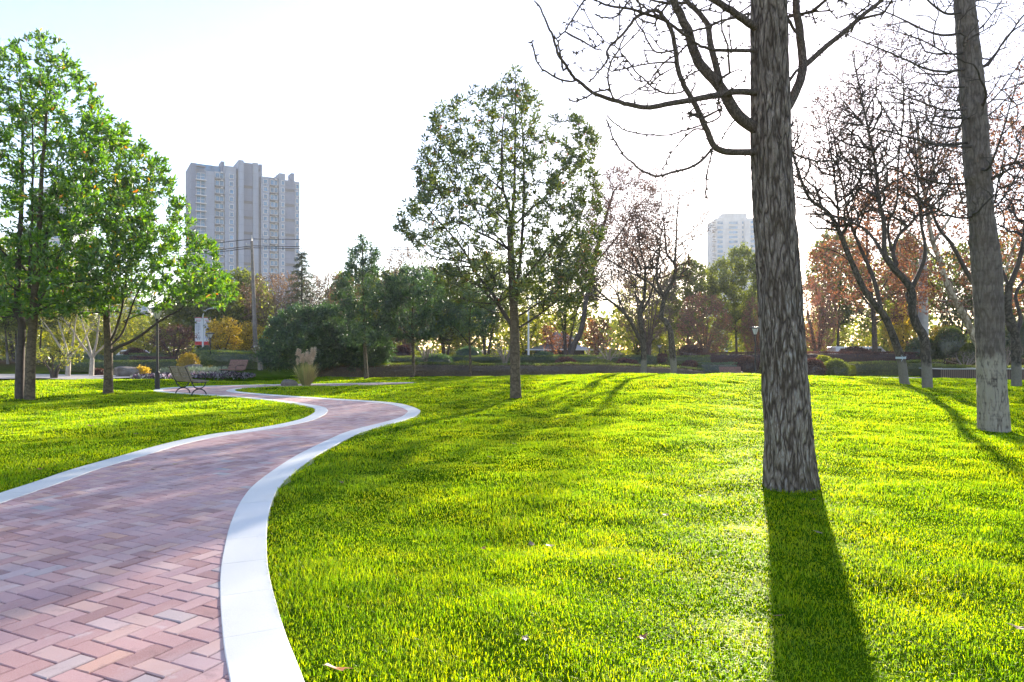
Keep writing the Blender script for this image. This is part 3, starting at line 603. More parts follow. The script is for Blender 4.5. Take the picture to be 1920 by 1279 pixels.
limb(z1((520, -60), (430, 0), (370, 110), (310, 230), (240, 300)), .006, .0025, -1, -1)
limb(z1((310, 230), (400, 280), (490, 320), (580, 355)), .004, .0025, -1, -1)
limb(z1((1150, 300), (1080, 370), (1000, 430), (940, 500), (870, 590), (780, 660), (700, 710)), .005, .0025, -.4, -.3)
limb(z1((1260, 895), (1190, 900), (1110, 970), (1020, 1070), (960, 1160)), .006, .003, -.3, -.5)
limb(z1((1475, 820), (1420, 890), (1340, 1000)), .006, .004, -.2, -.1)
limb(z1((1310, 1020), (1300, 1100), (1260, 1250), (1230, 1380)), .006, .003, -.5, -.4)
limb(z1((1040, 350), (930, 360), (870, 310), (820, 210), (770, 120)), .006, .003, -.6, -.5)
limb([(1445, 235), (1476, 200)] + z2((0, 620), (50, 520), (80, 400), (60, 200), (40, 50), (42, -60), (60, -300), (90, -600)), .055, .026, .3, -.1)
limb(z2((85, 400), (200, 300), (330, 190), (450, 90), (560, 0), (700, -110), (850, -260)), .030, .014, .5, .2)
limb([(1446, 160)] + z2((-10, 480), (40, 440), (90, 380)), .02, .014, .1, 0)
limb([(1446, 40)] + z2((-30, 100), (30, 180), (60, 260)), .018, .012, .1, 0)
limb([(1446, 290)] + z2((0, 905), (60, 940), (140, 960), (230, 965), (330, 930)), .012, .004, .4, 0)
limb([(1448, 330)] + z2((0, 1040), (90, 1110), (160, 1200), (230, 1290)), .009, .004, .3, 0)
# upper crown, mostly above the picture, spare twigs inside it
T.grow(inpts([(1010, 40), (1100, -20), (1400, -20), (1400, 200), (1320, 240), (1200, 190), (1080, 140)], Y - .6, 150, rg, .5, .9), clear=3.9)
cpts = inpts([(1150, -30), (1200, -330), (1350, -560), (1520, -560), (1680, -330), (1760, -60), (1640, 60), (1500, 30), (1400, 10), (1250, 20)], Y, 700, rg, .9)
T.grow(cpts, clear=5.2); T.solve()
root = empty('ginkgo_tree', b, 'big bare ginkgo with thick furrowed bark standing nearest, low sun behind its trunk', 'tree', 'large bare ginkgo trees')
stem_mesh('trunk', root, stem, sr, M_bark_grey, b, k=110, amp=.024, fx=8, fz=.30, seed=5, flare=.17, sub=6)
fi = np.zeros(len(T.P), bool); fi[:nst + 1] = True
T.wood('branches', root, M_twig_grey, ~fi, ((.02, 12), (.006, 6), (0, 4)), core=fi); spurs(T, (0, .05), 12, .042, rg, 'bud_spurs', root, M_twig_grey)
# a fallen twig leans on the foot of it
f0 = hit(1405, 872)
tag(MB().tube(cr([f0 + [0, 0, .10], f0 + [.06, -.12, .085], f0 + [.14, -.24, .03], f0 + [.19, -.32, .02]], 4), np.linspace(.002, .004, 13), 5).out('fallen_twig', M_twig), 'thin dark twig lying in the grass against the foot of the nearest trunk', 'twig')

b2 = hit(1864, 806); Y2 = b2[1]; T = Tree(b2, 33, 3.2, .30, .22, rtip=.0095, e=2.3); rg = T.rg
st2 = [b2 - [0, 0, .12]] + [at(*p, Y2) for p in ((1860, 740), (1857, 650), (1853, 560), (1848, 480), (1840, 400), (1832, 300), (1826, 200), (1817, 100), (1808, 0), (1800, -120), (1790, -260), (1782, -420))]
T.path(st2, .26, .07); n2 = len(T.P)
def limb2(pts, r0, r1, sw): m = len(pts); T.path([at(px, py, Y2 + sw * (i / (m - 1))) for i, (px, py) in enumerate(pts)], r0, r1, wob=.008)
for (y_, sgn, ln, dz) in [(392, -1, 190, -60), (372, 1, 120, -140), (330, -1, 260, -30), (300, 1, 90, -170), (262, -1, 150, 40), (255, -1, 300, -40), (208, -1, 120, 35), (192, -1, 210, -35), (178, 1, 130, -120), (150, -1, 170, 20), (118, -1, 280, -70), (108, 1, 110, -100), (86, -1, 150, -30), (50, -1, 230, -60), (40, 1, 100, -90), (10, -1, 160, -80), (-30, 1, 120, -90), (-40, -1, 260, -90), (-110, -1, 200, -120), (-120, 1, 180, -90), (-200, -1, 180, -100), (-210, 1, 150, -90)]:
    x_ = np.interp(y_, [-420, 0, 400], [1782, 1808, 1840]); s0 = rg.uniform(-1.6, 1.6)
    limb2([(x_, y_ + 12), (x_ + sgn * ln * .25, y_ + 14), (x_ + sgn * ln * .6, y_ + dz * .35), (x_ + sgn * ln, y_ + dz)], rg.uniform(.018, .030), .007, s0)
T.grow(blue(inpts([(1560, 60), (1640, -120), (1760, -420), (1850, -420), (1990, -100), (2010, 250), (1940, 380), (1760, 420), (1600, 360), (1540, 220)], Y2, 1100, rg, .8, .6), 0.13, rg), clear=3.4); T.solve()
root = empty('ginkgo_tree', b2, 'bare ginkgo with whitewashed lower trunk standing at the right, dark branch scars above', 'tree', 'large bare ginkgo trees')
kn = [(rg.uniform(3, 9), rg.uniform(0, 6.28), .06, .03) for _ in range(46)]
stem_mesh('trunk', root, st2, [.25, .232, .225, .235, .235, .205, .215, .205, .19, .17, .15, .11, .07], M_bark_right, b2, k=80, amp=.010, fx=5, fz=.16, seed=15, flare=.07, knots=kn)
fi = np.zeros(len(T.P), bool); fi[:n2 + 1] = True; T.wood('branches', root, M_twig, ~fi, ((.02, 8), (.006, 5), (0, 3)), core=fi); spurs(T, (0, .03), 9, .02, rg, 'bud_spurs', root, M_twig)
C, D = T.leafspots(1.6, .05, .012); leaf_part(root, C, D - [0, 0, 1.4], .05, .008, rg, G6, 'foliage', scat=.3, up=-.6)  # dried catkins hanging from the twigs, filed under the foliage name
# ------------------------------------------------------------------ evergreen trees on the lawn
def z7(*p): return [(760 + x / 4.0, 440 + y / 4.0) for x, y in p]
def z6(*p): return [(720 + x / 3.366, 100 + y / 3.366) for x, y in p]
std_tree('evergreen_tree', 'tall open-crowned evergreen standing alone in the middle of the lawn, smooth grey-brown trunk', 'tree', (967, 745),
    [(966, 690), (965, 640), (964, 590), (961, 540), (958, 480), (956, 427)], .155, .085,
    [(z7((800, 680), (720, 560), (650, 440), (560, 330), (510, 250), (470, 170), (400, 60)) + [(830, 420), (800, 385)], .06, .02, .9),
     (z7((850, 700), (960, 630), (1080, 540), (1180, 460), (1290, 420)), .035, .012, -.6), (z7((850, 610), (930, 560), (1050, 480)) + [(1060, 530), (1090, 505)], .028, .012, .9),
     (z7((840, 430), (870, 360), (960, 250), (1060, 120), (1140, 40)) + [(1080, 420), (1100, 380)], .045, .015, .4),
     (z7((790, 280), (700, 290), (630, 350), (560, 360)), .02, .01, -.9),
     (z7((830, 500), (850, 300), (870, 100)) + z6((880, 1000), (885, 800), (880, 600), (870, 400), (850, 200)), .06, .012, .5),
     (z6((810, 1090), (780, 950), (750, 850), (740, 700), (745, 500), (760, 350)), .055, .015, -.5), (z6((800, 1080), (820, 900), (825, 600), (830, 300), (830, 90)), .055, .010, 0),
     (z6((800, 1250), (700, 1180), (560, 1110), (480, 1060), (360, 1070), (260, 1010)), .035, .012, 1.4), (z6((780, 1070), (690, 990), (560, 930), (440, 820)), .03, .012, -1.2),
     (z6((750, 860), (660, 790), (540, 690), (430, 560)), .025, .010, .7), (z6((840, 1070), (920, 990), (1010, 910), (1080, 810), (1150, 700), (1200, 600)), .035, .010, .6),
     (z6((880, 1100), (980, 1000), (1110, 990), (1230, 930)), .02, .010, -1.3), (z6((760, 820), (700, 740), (600, 620), (520, 480)), .02, .01, -.6)],
    [(965, 122), (990, 150), (1003, 200), (1022, 238), (1048, 248), (1076, 212), (1100, 232), (1122, 262), (1118, 330), (1130, 380), (1132, 430), (1118, 500), (1100, 560), (1040, 590), (985, 575), (960, 560), (920, 585), (860, 570), (815, 530), (790, 470), (738, 438), (745, 405), (790, 370), (778, 320), (795, 260), (822, 190), (850, 215), (888, 225), (905, 170), (940, 150)],
    1500, M_bark_brown, M_twig, G2, 7, .15, .021, 41, clear=2.0, whorl=3, spread=.05, rmax=.012, inner=.55, bf=.30, thin=.10, rtip=.009, stem_kw=dict(k=48, amp=.005, fx=3, fz=.3, flare=.12))
def zl(*p): return [(x / 3.457, 400 + y / 3.457) for x, y in p]
std_tree('evergreen_tree', 'large leafy evergreen at the far left edge with two stems rising from one foot', 'tree', (55, 749),
    zl((195, 1100), (200, 900), (215, 700), (220, 560), (235, 400), (245, 250), (260, 0)) + [(78, 330), (85, 240), (88, 150)], .145, .03,
    [(zl((128, 1235), (128, 1100), (134, 900), (140, 720), (115, 600), (115, 430), (125, 250), (140, 0)) + [(42, 330), (44, 240), (40, 160)], .13, .03, .3),
     (zl((140, 720), (60, 560), (0, 400), (-80, 250), (-160, 100)), .06, .02, .8), (zl((200, 720), (290, 510), (380, 460), (520, 440), (620, 425)), .04, .012, -.8),
     (zl((240, 560), (300, 420), (370, 300), (430, 170), (480, 40)), .05, .02, .9), (zl((210, 420), (130, 330), (60, 290), (0, 230), (-90, 170)), .04, .015, -1.0),
     (zl((260, 330), (300, 150), (330, 0)) + [(105, 330), (120, 250)], .045, .018, .5), (zl((190, 480), (195, 300), (205, 100)) + [(60, 380), (62, 300), (60, 220)], .05, .02, -.7),
     (zl((230, 640), (330, 590), (450, 545), (600, 430)), .03, .012, .8)],
    [(90, 52), (118, 85), (142, 118), (170, 165), (190, 205), (222, 262), (238, 300), (262, 360), (268, 430), (240, 500), (210, 560), (150, 610), (70, 620), (0, 640), (-90, 610), (-170, 480), (-190, 330), (-130, 180), (-60, 100), (0, 75), (40, 110), (60, 82)],
    1400, M_bark_brown, M_twig, G1, 25, .165, .036, 42, clear=2.4, spread=.05, rmax=.016, inner=.45, bf=.30, thin=.22, stem_kw=dict(k=48, amp=.005, fx=3, fz=.3, flare=.12))
std_tree('evergreen_tree', 'leafy evergreen with a low forked limb left of the near lamp post', 'tree', (203, 738),
    zl((703, 1100), (703, 950), (702, 880), (695, 760), (690, 650), (695, 500), (715, 350), (735, 200), (760, 0)) + [(222, 330), (226, 280)], .15, .025,
    [(zl((715, 900), (760, 870), (850, 830), (930, 780), (1000, 725), (1090, 670), (1160, 630), (1250, 560), (1330, 510)), .062, .014, -.6),
     (zl((725, 850), (790, 780), (830, 680), (860, 590), (900, 500), (960, 400), (1020, 280)), .04, .014, .6), (zl((715, 830), (750, 760), (790, 620), (810, 480), (830, 330), (870, 160)), .045, .015, -.4),
     (zl((700, 700), (640, 600), (560, 540), (450, 500)), .03, .012, .8), (zl((800, 700), (900, 660), (1000, 640), (1100, 560), (1200, 450)), .022, .01, .9),
     (zl((695, 560), (620, 420), (560, 280), (520, 100)), .035, .015, -.9), (zl((700, 480), (800, 380), (900, 230), (980, 80)), .03, .012, -1.0), (zl((900, 600), (1000, 560), (1090, 500), (1200, 420), (1290, 330)), .015, .008, -.2)],
    [(235, 232), (262, 262), (300, 290), (322, 345), (345, 385), (352, 425), (395, 452), (402, 500), (438, 532), (436, 560), (396, 578), (345, 555), (300, 532), (255, 570), (225, 600), (170, 590), (130, 640), (85, 630), (60, 560), (70, 450), (120, 350), (160, 270), (200, 235)],
    1150, M_bark_brown, M_twig, G1, 25, .165, .036, 43, clear=2.6, spread=.05, rmax=.016, inner=.45, bf=.30, thin=.22, stem_kw=dict(k=48, amp=.005, fx=3, fz=.3, flare=.14))
# smaller evergreens in front of the long hedge
std_tree('evergreen_tree', 'bluish green bushy tree with pale slender trunk beside the pampas grass and dark thicket', 'tree', None, [(686, 690), (684, 650), (683, 600), (681, 540), (680, 480), (680, 452)], .115, .02, [],
    [(678, 442), (700, 462), (716, 478), (712, 505), (745, 520), (755, 560), (738, 590), (742, 640), (700, 655), (650, 650), (632, 620), (625, 560), (640, 520), (650, 500), (655, 468)],
    420, M_bark_brown, M_twig, G3, 48, .16, .032, 51, clear=1.6, base=(-7.3, 34.2, gz(-7.3, 34.2)), spread=.09, thin=.25, rmax=.018)
std_tree('evergreen_tree', 'bluish green rounded tree before the long hedge, between the bushy one and the thin one', 'tree', None, [(775, 690), (774, 640), (773, 600), (775, 560), (776, 510)], .10, .02, [([(774, 640), (750, 610), (728, 580)], .04, .015), ([(774, 635), (800, 605), (822, 580)], .04, .015)],
    [(768, 492), (800, 505), (828, 530), (842, 575), (832, 622), (800, 640), (750, 636), (722, 610), (718, 565), (735, 520)],
    360, M_bark_brown, M_twig, G3, 42, .16, .03, 52, clear=1.8, base=(-5.15, 35.0, gz(-5.15, 35.0)), spread=.09, thin=.25, rmax=.018)
std_tree('evergreen_tree', 'thin young evergreen with sparse crown just left of the lone middle tree', 'tree', None, [(882, 690), (881, 650), (880, 620), (882, 580), (880, 545)], .085, .015, [([(882, 650), (860, 622), (838, 600)], .03, .012), ([(882, 648), (905, 620), (922, 600)], .03, .012)],
    [(878, 530), (900, 545), (925, 570), (932, 605), (905, 632), (862, 630), (836, 604), (840, 565), (858, 545)],
    260, M_bark_brown, M_twig, G3, 34, .15, .03, 53, clear=1.6, base=(-2.2, 36.0, gz(-2.2, 36.0)), spread=.09, thin=.25, rmax=.018)

# ------------------------------------------------------------------ crooked near-bare trees
def z8(*p): return [(1100 + x / 4.0, 400 + y / 4.0) for x, y in p]
def zr(*p): return [(1480 + x / 2.78, 380 + y / 2.78) for x, y in p]
std_tree('crooked_tree', 'crooked dark tree forking low, left of the pair behind the lawn crest', 'tree', None, z8((428, 1180), (427, 1000), (415, 900), (400, 800), (405, 720), (430, 640), (438, 500), (440, 400)), .16, .05,
    [(z8((405, 960), (350, 850), (300, 770), (230, 700), (150, 640), (60, 560), (0, 500)), .10, .03, -.6), (z8((415, 740), (470, 640), (495, 560), (520, 460), (600, 330), (680, 200)), .07, .02, .5), (z8((300, 775), (240, 640), (200, 560), (100, 470)), .05, .015, .8),
     (z8((425, 680), (370, 620), (360, 540), (300, 450), (240, 380)), .04, .015, -.7), (z8((438, 400), (400, 250), (380, 100), (370, -60)), .045, .012, .3), (z8((250, 700), (230, 560), (240, 400), (220, 200)), .035, .012, -.5), (z8((440, 420), (500, 330), (540, 200), (600, 60)), .03, .012, -.9)],
    [(1160, 310), (1200, 296), (1250, 330), (1275, 380), (1262, 450), (1235, 500), (1190, 540), (1140, 570), (1095, 555), (1078, 500), (1090, 430), (1120, 370)],
    1700, M_bark_lime, M_twig, G6, 3, .10, .022, 61, clear=2.2, base=(6.18, 32.3, gz(6.18, 32.3)), spread=.12, rtip=.015, inner=.5, thin=.12, bf=.28, rmax=.03)
std_tree('crooked_tree', 'crooked dark tree with kinked pale-footed trunk, right one of the pair on the lawn crest', 'tree', None, z8((655, 1190), (640, 1000), (625, 880), (590, 810), (560, 780), (572, 690), (590, 620), (640, 520), (668, 430), (655, 370)), .165, .07,
    [(z8((580, 630), (530, 520), (528, 400), (545, 290), (560, 150), (600, 0)), .075, .02, -.5), (z8((548, 610), (480, 530), (420, 490), (260, 410), (100, 310), (20, 270)), .06, .018, .6), (z8((660, 380), (600, 300), (590, 200), (575, 50), (560, -80)), .06, .02, .4),
     (z8((660, 380), (672, 200), (680, 0), (700, -160)), .06, .02, -.4), (z8((665, 360), (740, 270), (830, 130), (900, 0)), .035, .012, -.8), (z8((575, 600), (640, 560), (760, 520), (840, 490)), .025, .01, .8), (z8((610, 320), (500, 400), (380, 380), (280, 300)), .03, .01, -.9), (z8((690, 190), (780, 140), (880, 40), (920, -40)), .03, .012, .9)],
    [(1230, 310), (1265, 300), (1312, 330), (1338, 380), (1335, 430), (1300, 470), (1295, 520), (1240, 520), (1180, 500), (1150, 470), (1170, 400), (1200, 350)],
    1000, M_bark_lime, M_twig, G6, 4, .10, .022, 62, clear=2.8, base=(7.62, 32.0, gz(7.62, 32.0)), spread=.12, rtip=.015, inner=.5, thin=.12, bf=.28, rmax=.03)
std_tree('bare_tree', 'slim dark tree leaning left beyond the thick trunk, tied with a pale ribbon', 'tree', (1698, 720), zr((598, 925), (585, 830), (560, 750), (500, 600), (400, 470), (320, 300), (260, 150), (200, 50), (100, -30)) + [(1490, 300), (1475, 240)], .16, .03,
    [(zr((480, 560), (440, 400), (385, 270), (320, 120), (290, 0)) + [(1570, 310), (1560, 240)], .075, .02, .8), (zr((200, 60), (330, 100), (430, 180), (520, 270)), .03, .012, -.8), (zr((260, 150), (250, 0)) + [(1560, 300), (1545, 200)], .05, .015, -.5), (zr((330, 320), (250, 260), (120, 230), (20, 250)), .025, .01, .9)],
    [(1480, 230), (1510, 180), (1560, 140), (1620, 180), (1660, 260), (1650, 360), (1600, 430), (1540, 430), (1495, 380)],
    1700, M_bark_lime, M_twig, G6, 3, .11, .018, 63, clear=3.4, spread=.10, rtip=.016, inner=.6, thin=.12, rmax=.03)
std_tree('bare_tree', 'dark many-forked tree with curved trunk standing before the concrete pole', 'tree', (1740, 728), zr((720, 960), (712, 800), (700, 700), (665, 640), (640, 560), (640, 470), (600, 400), (550, 350), (500, 280)), .165, .09,
    [(zr((490, 275), (440, 190), (380, 130), (250, 80), (120, 60), (40, 80)), .055, .015, .5), (zr((495, 280), (492, 100), (470, 0)) + [(1640, 300), (1620, 200), (1600, 100)], .08, .02, -.5), (zr((560, 320), (540, 260), (570, 170), (640, 100), (700, 0)) + [(1750, 300), (1770, 210)], .07, .02, .7),
     (zr((642, 440), (670, 380), (700, 300), (705, 220), (690, 150), (675, 50)) + [(1715, 300), (1700, 200)], .075, .02, -.7), (zr((530, 250), (515, 120), (560, 0)) + [(1685, 300), (1695, 190), (1690, 90)], .05, .015, .2), (zr((640, 560), (610, 480), (630, 470)), .05, .04, .2)],
    [(1560, 200), (1590, 100), (1660, 40), (1740, 80), (1800, 170), (1810, 300), (1760, 400), (1690, 420), (1620, 400), (1570, 320)],
    2600, M_bark_lime, M_twig, G6, 3, .11, .018, 64, clear=3.4, spread=.10, rtip=.016, inner=.6, thin=.12, rmax=.03)
std_tree('bare_tree', 'dark forked tree half hidden by the whitewashed ginkgo, at the right edge', 'tree', (1906, 724), zr((1184, 940), (1182, 800), (1178, 700), (1165, 640), (1140, 560), (1145, 430)), .17, .12,
    [(zr((1150, 660), (1120, 560), (970, 430), (850, 220), (780, 130)) + [(1730, 350), (1700, 280)], .10, .03, .6), (zr((1145, 440), (1200, 300), (1223, 180), (1240, 0)) + [(1940, 280)], .09, .03, -.5), (zr((1180, 690), (1205, 600), (1180, 480), (1240, 380), (1330, 260)), .08, .03, .8), (zr((1145, 440), (1100, 330), (1040, 200), (1020, 0)) + [(1840, 270)], .06, .02, .3)],
    [(1700, 250), (1760, 120), (1850, 20), (1960, -20), (2080, 60), (2100, 300), (2020, 420), (1900, 440), (1800, 380), (1740, 340)],
    2600, M_bark_lime, M_twig, G6, 3, .11, .018, 65, clear=3.4, spread=.10, rtip=.016, inner=.6, thin=.12, rmax=.03)
# ------------------------------------------------------------------ rust-leaved plane trees
std_tree('plane_tree', 'leaning plane tree with peeling cream bark and rust-coloured leaves behind the whitewashed ginkgo', 'tree', None, [(1860, 690), (1834, 646), (1804, 585), (1779, 542), (1762, 488), (1748, 450), (1738, 390), (1725, 300), (1720, 220)], .22, .06,
    [([(1800, 580), (1775, 520), (1730, 505), (1690, 480), (1640, 470)], .06, .02, .9), ([(1768, 500), (1700, 430), (1650, 380)], .06, .02, -.8), ([(1750, 455), (1800, 380), (1850, 300), (1880, 200)], .07, .02, .6), ([(1860, 640), (1870, 560), (1895, 480), (1920, 420), (1960, 330)], .09, .03, -.6)],
    [(1600, 500), (1580, 430), (1620, 360), (1690, 300), (1780, 250), (1900, 220), (2000, 260), (2010, 400), (1960, 560), (1840, 590), (1700, 580), (1620, 540)],
    620, M_plane, M_plane, G5, 15, .15, .065, 71, clear=2.6, base=(25.8, 36.5, 0), spread=.16, rtip=.012, inner=.7, rmax=.03, thin=.2)
std_tree('plane_tree', 'rust-leaved plane tree spreading between the thick ginkgo trunk and the concrete pole', 'tree', None, [(1640, 640), (1638, 590), (1630, 520), (1625, 450), (1630, 380)], .2, .05, [([(1636, 580), (1590, 520), (1550, 480)], .07, .02), ([(1636, 570), (1680, 500), (1720, 450)], .07, .02)],
    [(1515, 500), (1540, 450), (1570, 400), (1620, 350), (1690, 330), (1740, 380), (1760, 480), (1740, 560), (1700, 600), (1640, 600), (1570, 560)],
    420, M_twig, M_twig, G5, 17, .17, .075, 72, clear=2.6, base=(24.5, 46.0, gz(24.5, 46)), spread=.2, rtip=.014, inner=.7, rmax=.03, thin=.2)
std_tree('plane_tree', 'rust-leaved plane tree filling the top right corner behind the ginkgo at the edge', 'tree', None, [(1980, 640), (1975, 560), (1970, 480), (1960, 380), (1955, 280)], .22, .06, [([(1972, 540), (1920, 470), (1880, 380)], .08, .02)],
    [(1840, 560), (1830, 450), (1840, 300), (1860, 180), (1920, 100), (2040, 80), (2120, 250), (2100, 500), (1980, 620)],
    420, M_twig, M_twig, G5, 15, .16, .07, 73, clear=2.6, base=(32.7, 41.0, 0), spread=.2, rtip=.014, inner=.7, rmax=.03, thin=.2)
# the ribbon on the leaning tree
bR = hit(1698, 720); rb = at(1689, 671, bR[1]) + [0, -.14, 0]
m = MB(); m.lathe([(.150, -.035), (.157, -.03), (.157, .03), (.150, .035)], rb + [0.0, .14, 0], 14)
m.tube([rb, rb + [-.09, -.03, .10]], [.012, .004], 5); m.tube([rb, rb + [.10, -.03, .06]], [.012, .004], 5); m.tube([rb, rb + [-.08, -.03, -.12]], [.012, .004], 5)
tag(m.out('ribbon', plain('pale_blue_cloth', (.55, .62, .68), .7)), 'pale ribbon tied round the leaning slim trunk', 'ribbon')
# ------------------------------------------------------------------ plain materials
M_black = plain('black_cast_iron', (.018, .018, .02), .45, var=.3, spec=.5)
M_slat = plain('weathered_bench_wood', (.30, .23, .17), .6, var=.3, scale=14)
M_slat2 = plain('reddish_bench_wood', (.26, .14, .11), .7, var=.3, scale=14)
M_glass_lamp = plain('frosted_lamp_glass', (.72, .70, .66), .35, var=.05)
M_white = plain('white_paint', (.78, .78, .78), .4, var=.04)
M_steel = plain('pale_grey_steel', (.42, .43, .44), .45, .2, var=.12)
M_conc = plain('pole_concrete', (.22, .19, .165), .85, var=.25, scale=5, bump=.01)
M_limew = plain('limewash', (.60, .60, .58), .85, var=.15)
M_rock = None
G14 = leafy('leaf_hedge_brown', [(0, (.13, .085, .055)), (.7, (.22, .155, .10)), (1, (.30, .24, .12))], .35)
G13 = leafy('leaf_hedge_green', [(0, (.07, .10, .03)), (.6, (.13, .19, .045)), (1, (.25, .30, .06))], .5, (1.6, 1.5, .4))
t = NT('garden_rock'); p = t.obj(); f = t.noise(p, 2.2, 8, .65); g = t.noise(p, 9, 6, .7)
c = t.ramp(f, [(.3, (.08, .06, .05)), (.5, (.17, .14, .12)), (.7, (.30, .26, .22))]); c = t.mix(c, (.10, .08, .07), t.ramp(g, [(.3, (.7, .7, .7)), (.45, (0, 0, 0))]))
M_rock = t.finish(t.n('ShaderNodeBsdfPrincipled', i_Base_Color=c, i_Roughness=.85, i_Normal=t.bump(f, 1, .08)).outputs[0])
M_red = plain('banner_red', (.55, .05, .05), .7); M_ink = plain('banner_ink', (.10, .10, .16), .7); M_cloth = plain('banner_white', (.74, .72, .74), .75, var=.03)
M_roof = plain('grey_sheet_roof', (.20, .21, .23), .4, var=.15); M_dark = plain('dark_timber', (.05, .04, .035), .7)
M_tyre = plain('tyre_rubber', (.02, .02, .02), .8); M_carglass = plain('dark_car_glass', (.03, .035, .04), .12, spec=.6)

# ------------------------------------------------------------------ lamps
def make_lamp(loc, H, label, grp='black park lamps with square glass heads'):
    k = H / 3.1; r = empty('park_lamp', loc, label, 'lamp', grp)
    MB().lathe([(.001, -.1), (.085, -.1), (.085, .62 * k), (.055, .68 * k), (.001, .68 * k)], k=12).out('lamp_base', M_black, r)
    MB().lathe([(.045, .66 * k), (.038, 2.56 * k), (.07, 2.60 * k), (.07, 2.66 * k), (.001, 2.67 * k)], k=12).out('post', M_black, r)
    m = MB(); m.lathe([(.075, 2.665 * k), (.10, 2.72 * k), (.185, 2.99 * k), (.185, 3.0 * k), (.001, 3.0 * k)], k=4); m.out('lamp_glass', M_glass_lamp, r)
    m = MB(); m.lathe([(.19, 3.0 * k), (.30, 3.01 * k), (.31, 3.04 * k), (.20, 3.10 * k), (.001, 3.12 * k)], k=4)
    for a in range(4):
        a = a * PI / 2; m.tube([(.08 * math.cos(a), .08 * math.sin(a), 2.66 * k), (.195 * math.cos(a), .195 * math.sin(a), 3.0 * k)], .011, 5)
    m.out('lamp_cap', M_black, r); return r
def on(px, Y): x = (px - CX) / F0 * Y; return np.array([x, Y, gz(x, Y)])
lp = hit(295, 730); make_lamp(lp, (730 - 576) / F0 * lp[1], 'black lamp post with square glass head nearest the brick path, left of the bench')
def lampc(px, ytop, Y, label): o = on(px, Y); H = EYE + (HY - ytop) / F0 * Y - o[2]; make_lamp(o, H, label)
lampc(394, 624, 43, 'black lamp post beside the two hanging banners and second bench')
lampc(1416, 613, 39.5, 'black lamp post with glowing pale glass head left of the nearest thick trunk')
lampc(1237, 647, 56, 'small far lamp post between the two crooked trees')
# curved street lamps
def street_lamp(px, ytop, Y, label, banner=False, side=1):
    o = on(px, Y); r = empty('street_lamp', o, label, 'street lamp', 'white curved street lamps'); H = EYE + (HY - ytop) / F0 * Y - o[2]
    pts = [(0, 0, -.1), (0, 0, H * .5), (0, 0, H - .75)] + [(side * (.75 - .75 * math.cos(a)), 0, H - .75 + .7 * math.sin(a)) for a in np.linspace(.2, 1.5, 7)]
    MB().tube(pts, [.09, .075, .06] + [.05] * 7, 8).out('post', M_white, r)
    MB().tube([(side * .70, 0, H - .05), (side * .85, 0, H - .03), (side * 1.15, 0, H), (side * 1.3, 0, H + .01)], [.05, .11, .09, .03], 8).out('lamp_head', M_white, r)
    if banner:
        for s_, nm in ((-1, 0), (1, 1)):
            x0 = .08 if s_ > 0 else -.68; zb, zt = EYE + (HY - 647) / F0 * Y - o[2], EYE + (HY - 595) / F0 * Y - o[2]; h = zt - zb; w = .60
            m = MB(); m.box((x0 + w / 2, 0, zb + h / 2), (w, .02, h), m=0); m.box((x0 + w / 2, -.013, zt - .03), (w, .012, .06), m=1); m.box((x0 + w / 2, -.013, zb + .15), (w, .012, .30), m=1)
            for i in range(9): m.tube([(x0 + .12 + i * .04, -.014, zt - .28 + .06 * math.sin(i * 2.1)), (x0 + .16 + i * .04, -.014, zt - .30 + .09 * math.cos(i * 1.7))], .016, 4, 1)
            for cI in range(3):
                for i in range(9 - cI * 2): m.box((x0 + .18 + cI * .12, -.014, zt - .55 - i * .12), (.045, .008, .06), m=2, rz=0)
            for i in range(12): m.tube([(x0 + .12 + .03 * i, -.014, zb + .55 + .12 * math.sin(i * 1.3)), (x0 + .18 + .03 * i, -.014, zb + .70 + .12 * math.cos(i))], .012, 4, 2)
            m.out('banner', [M_cloth, M_red, M_ink], r)
            for zq in (zt, zb): MB().tube([(0, 0, zq), (x0 + (w if s_ > 0 else 0), 0, zq)], .02, 6).out('banner_arm', M_steel, r)
    return r
street_lamp(380.5, 577, 58, 'white curved street lamp carrying two white and red vertical banners', True)
street_lamp(991, 566, 56, 'white curved street lamp seen behind the lone middle tree')

# ------------------------------------------------------------------ benches
def make_bench(loc, rz, wood, label, L=1.5):
    r = empty('park_bench', loc, label, 'bench', 'slatted park benches on black iron legs', rz)
    m = MB()
    for i in range(6): m.box((0, -.16 + i * .083, .43 + .012 * abs(i - 2)), (L, .062, .028))
    m.out('seat', wood, r); m = MB()
    for i in range(6): u = i / 5; m.box((0, -.235 - .16 * u, .50 + .40 * u), (L, .026, .066), rx=.38)
    m.box((0, -.265 - .06, .70), (.03, .05, .46), rx=.38); m.out('backrest', wood, r)
    for sx in (-1, 1):
        m = MB(); x = sx * (L / 2 - .12)
        a = np.linspace(0, PI, 9); m.tube([(x, .02 + .21 * math.cos(t_), .41 - .20 * math.sin(t_)) for t_ in a], .018, 6)
        m.tube([(x, .02 + .24 * math.cos(t_), -.02 + .22 * math.sin(t_)) for t_ in a], .02, 6); m.box((x, 0.02, .41), (.04, .50, .025))
        m.tube(cr([(x, -.20, .42), (x, -.25, .52), (x, -.33, .72), (x, -.43, .93)], 4), .018, 6)
        m.tube(cr([(x, -.30, .64), (x, -.1, .66), (x, .14, .65), (x, .22, .60), (x, .22, .43)], 4), .014, 6); m.out('leg', M_black, r)
    return r
bx_ = (hit(340, 737.5) + hit(374, 741.5)) / 2
make_bench(bx_, math.radians(-42), M_slat, 'near park bench seen from behind beside the brick path, left of the bend')
o = on(436, 33.5); make_bench(o, math.radians(150), M_slat2, 'park bench with reddish slats beyond the flower bed, under dark shrubs', 1.3)
o = on(1373, 38.3); make_bench(o, math.radians(182), M_slat2, 'bench back showing above the lawn crest beside the far lamp post', 1.25)

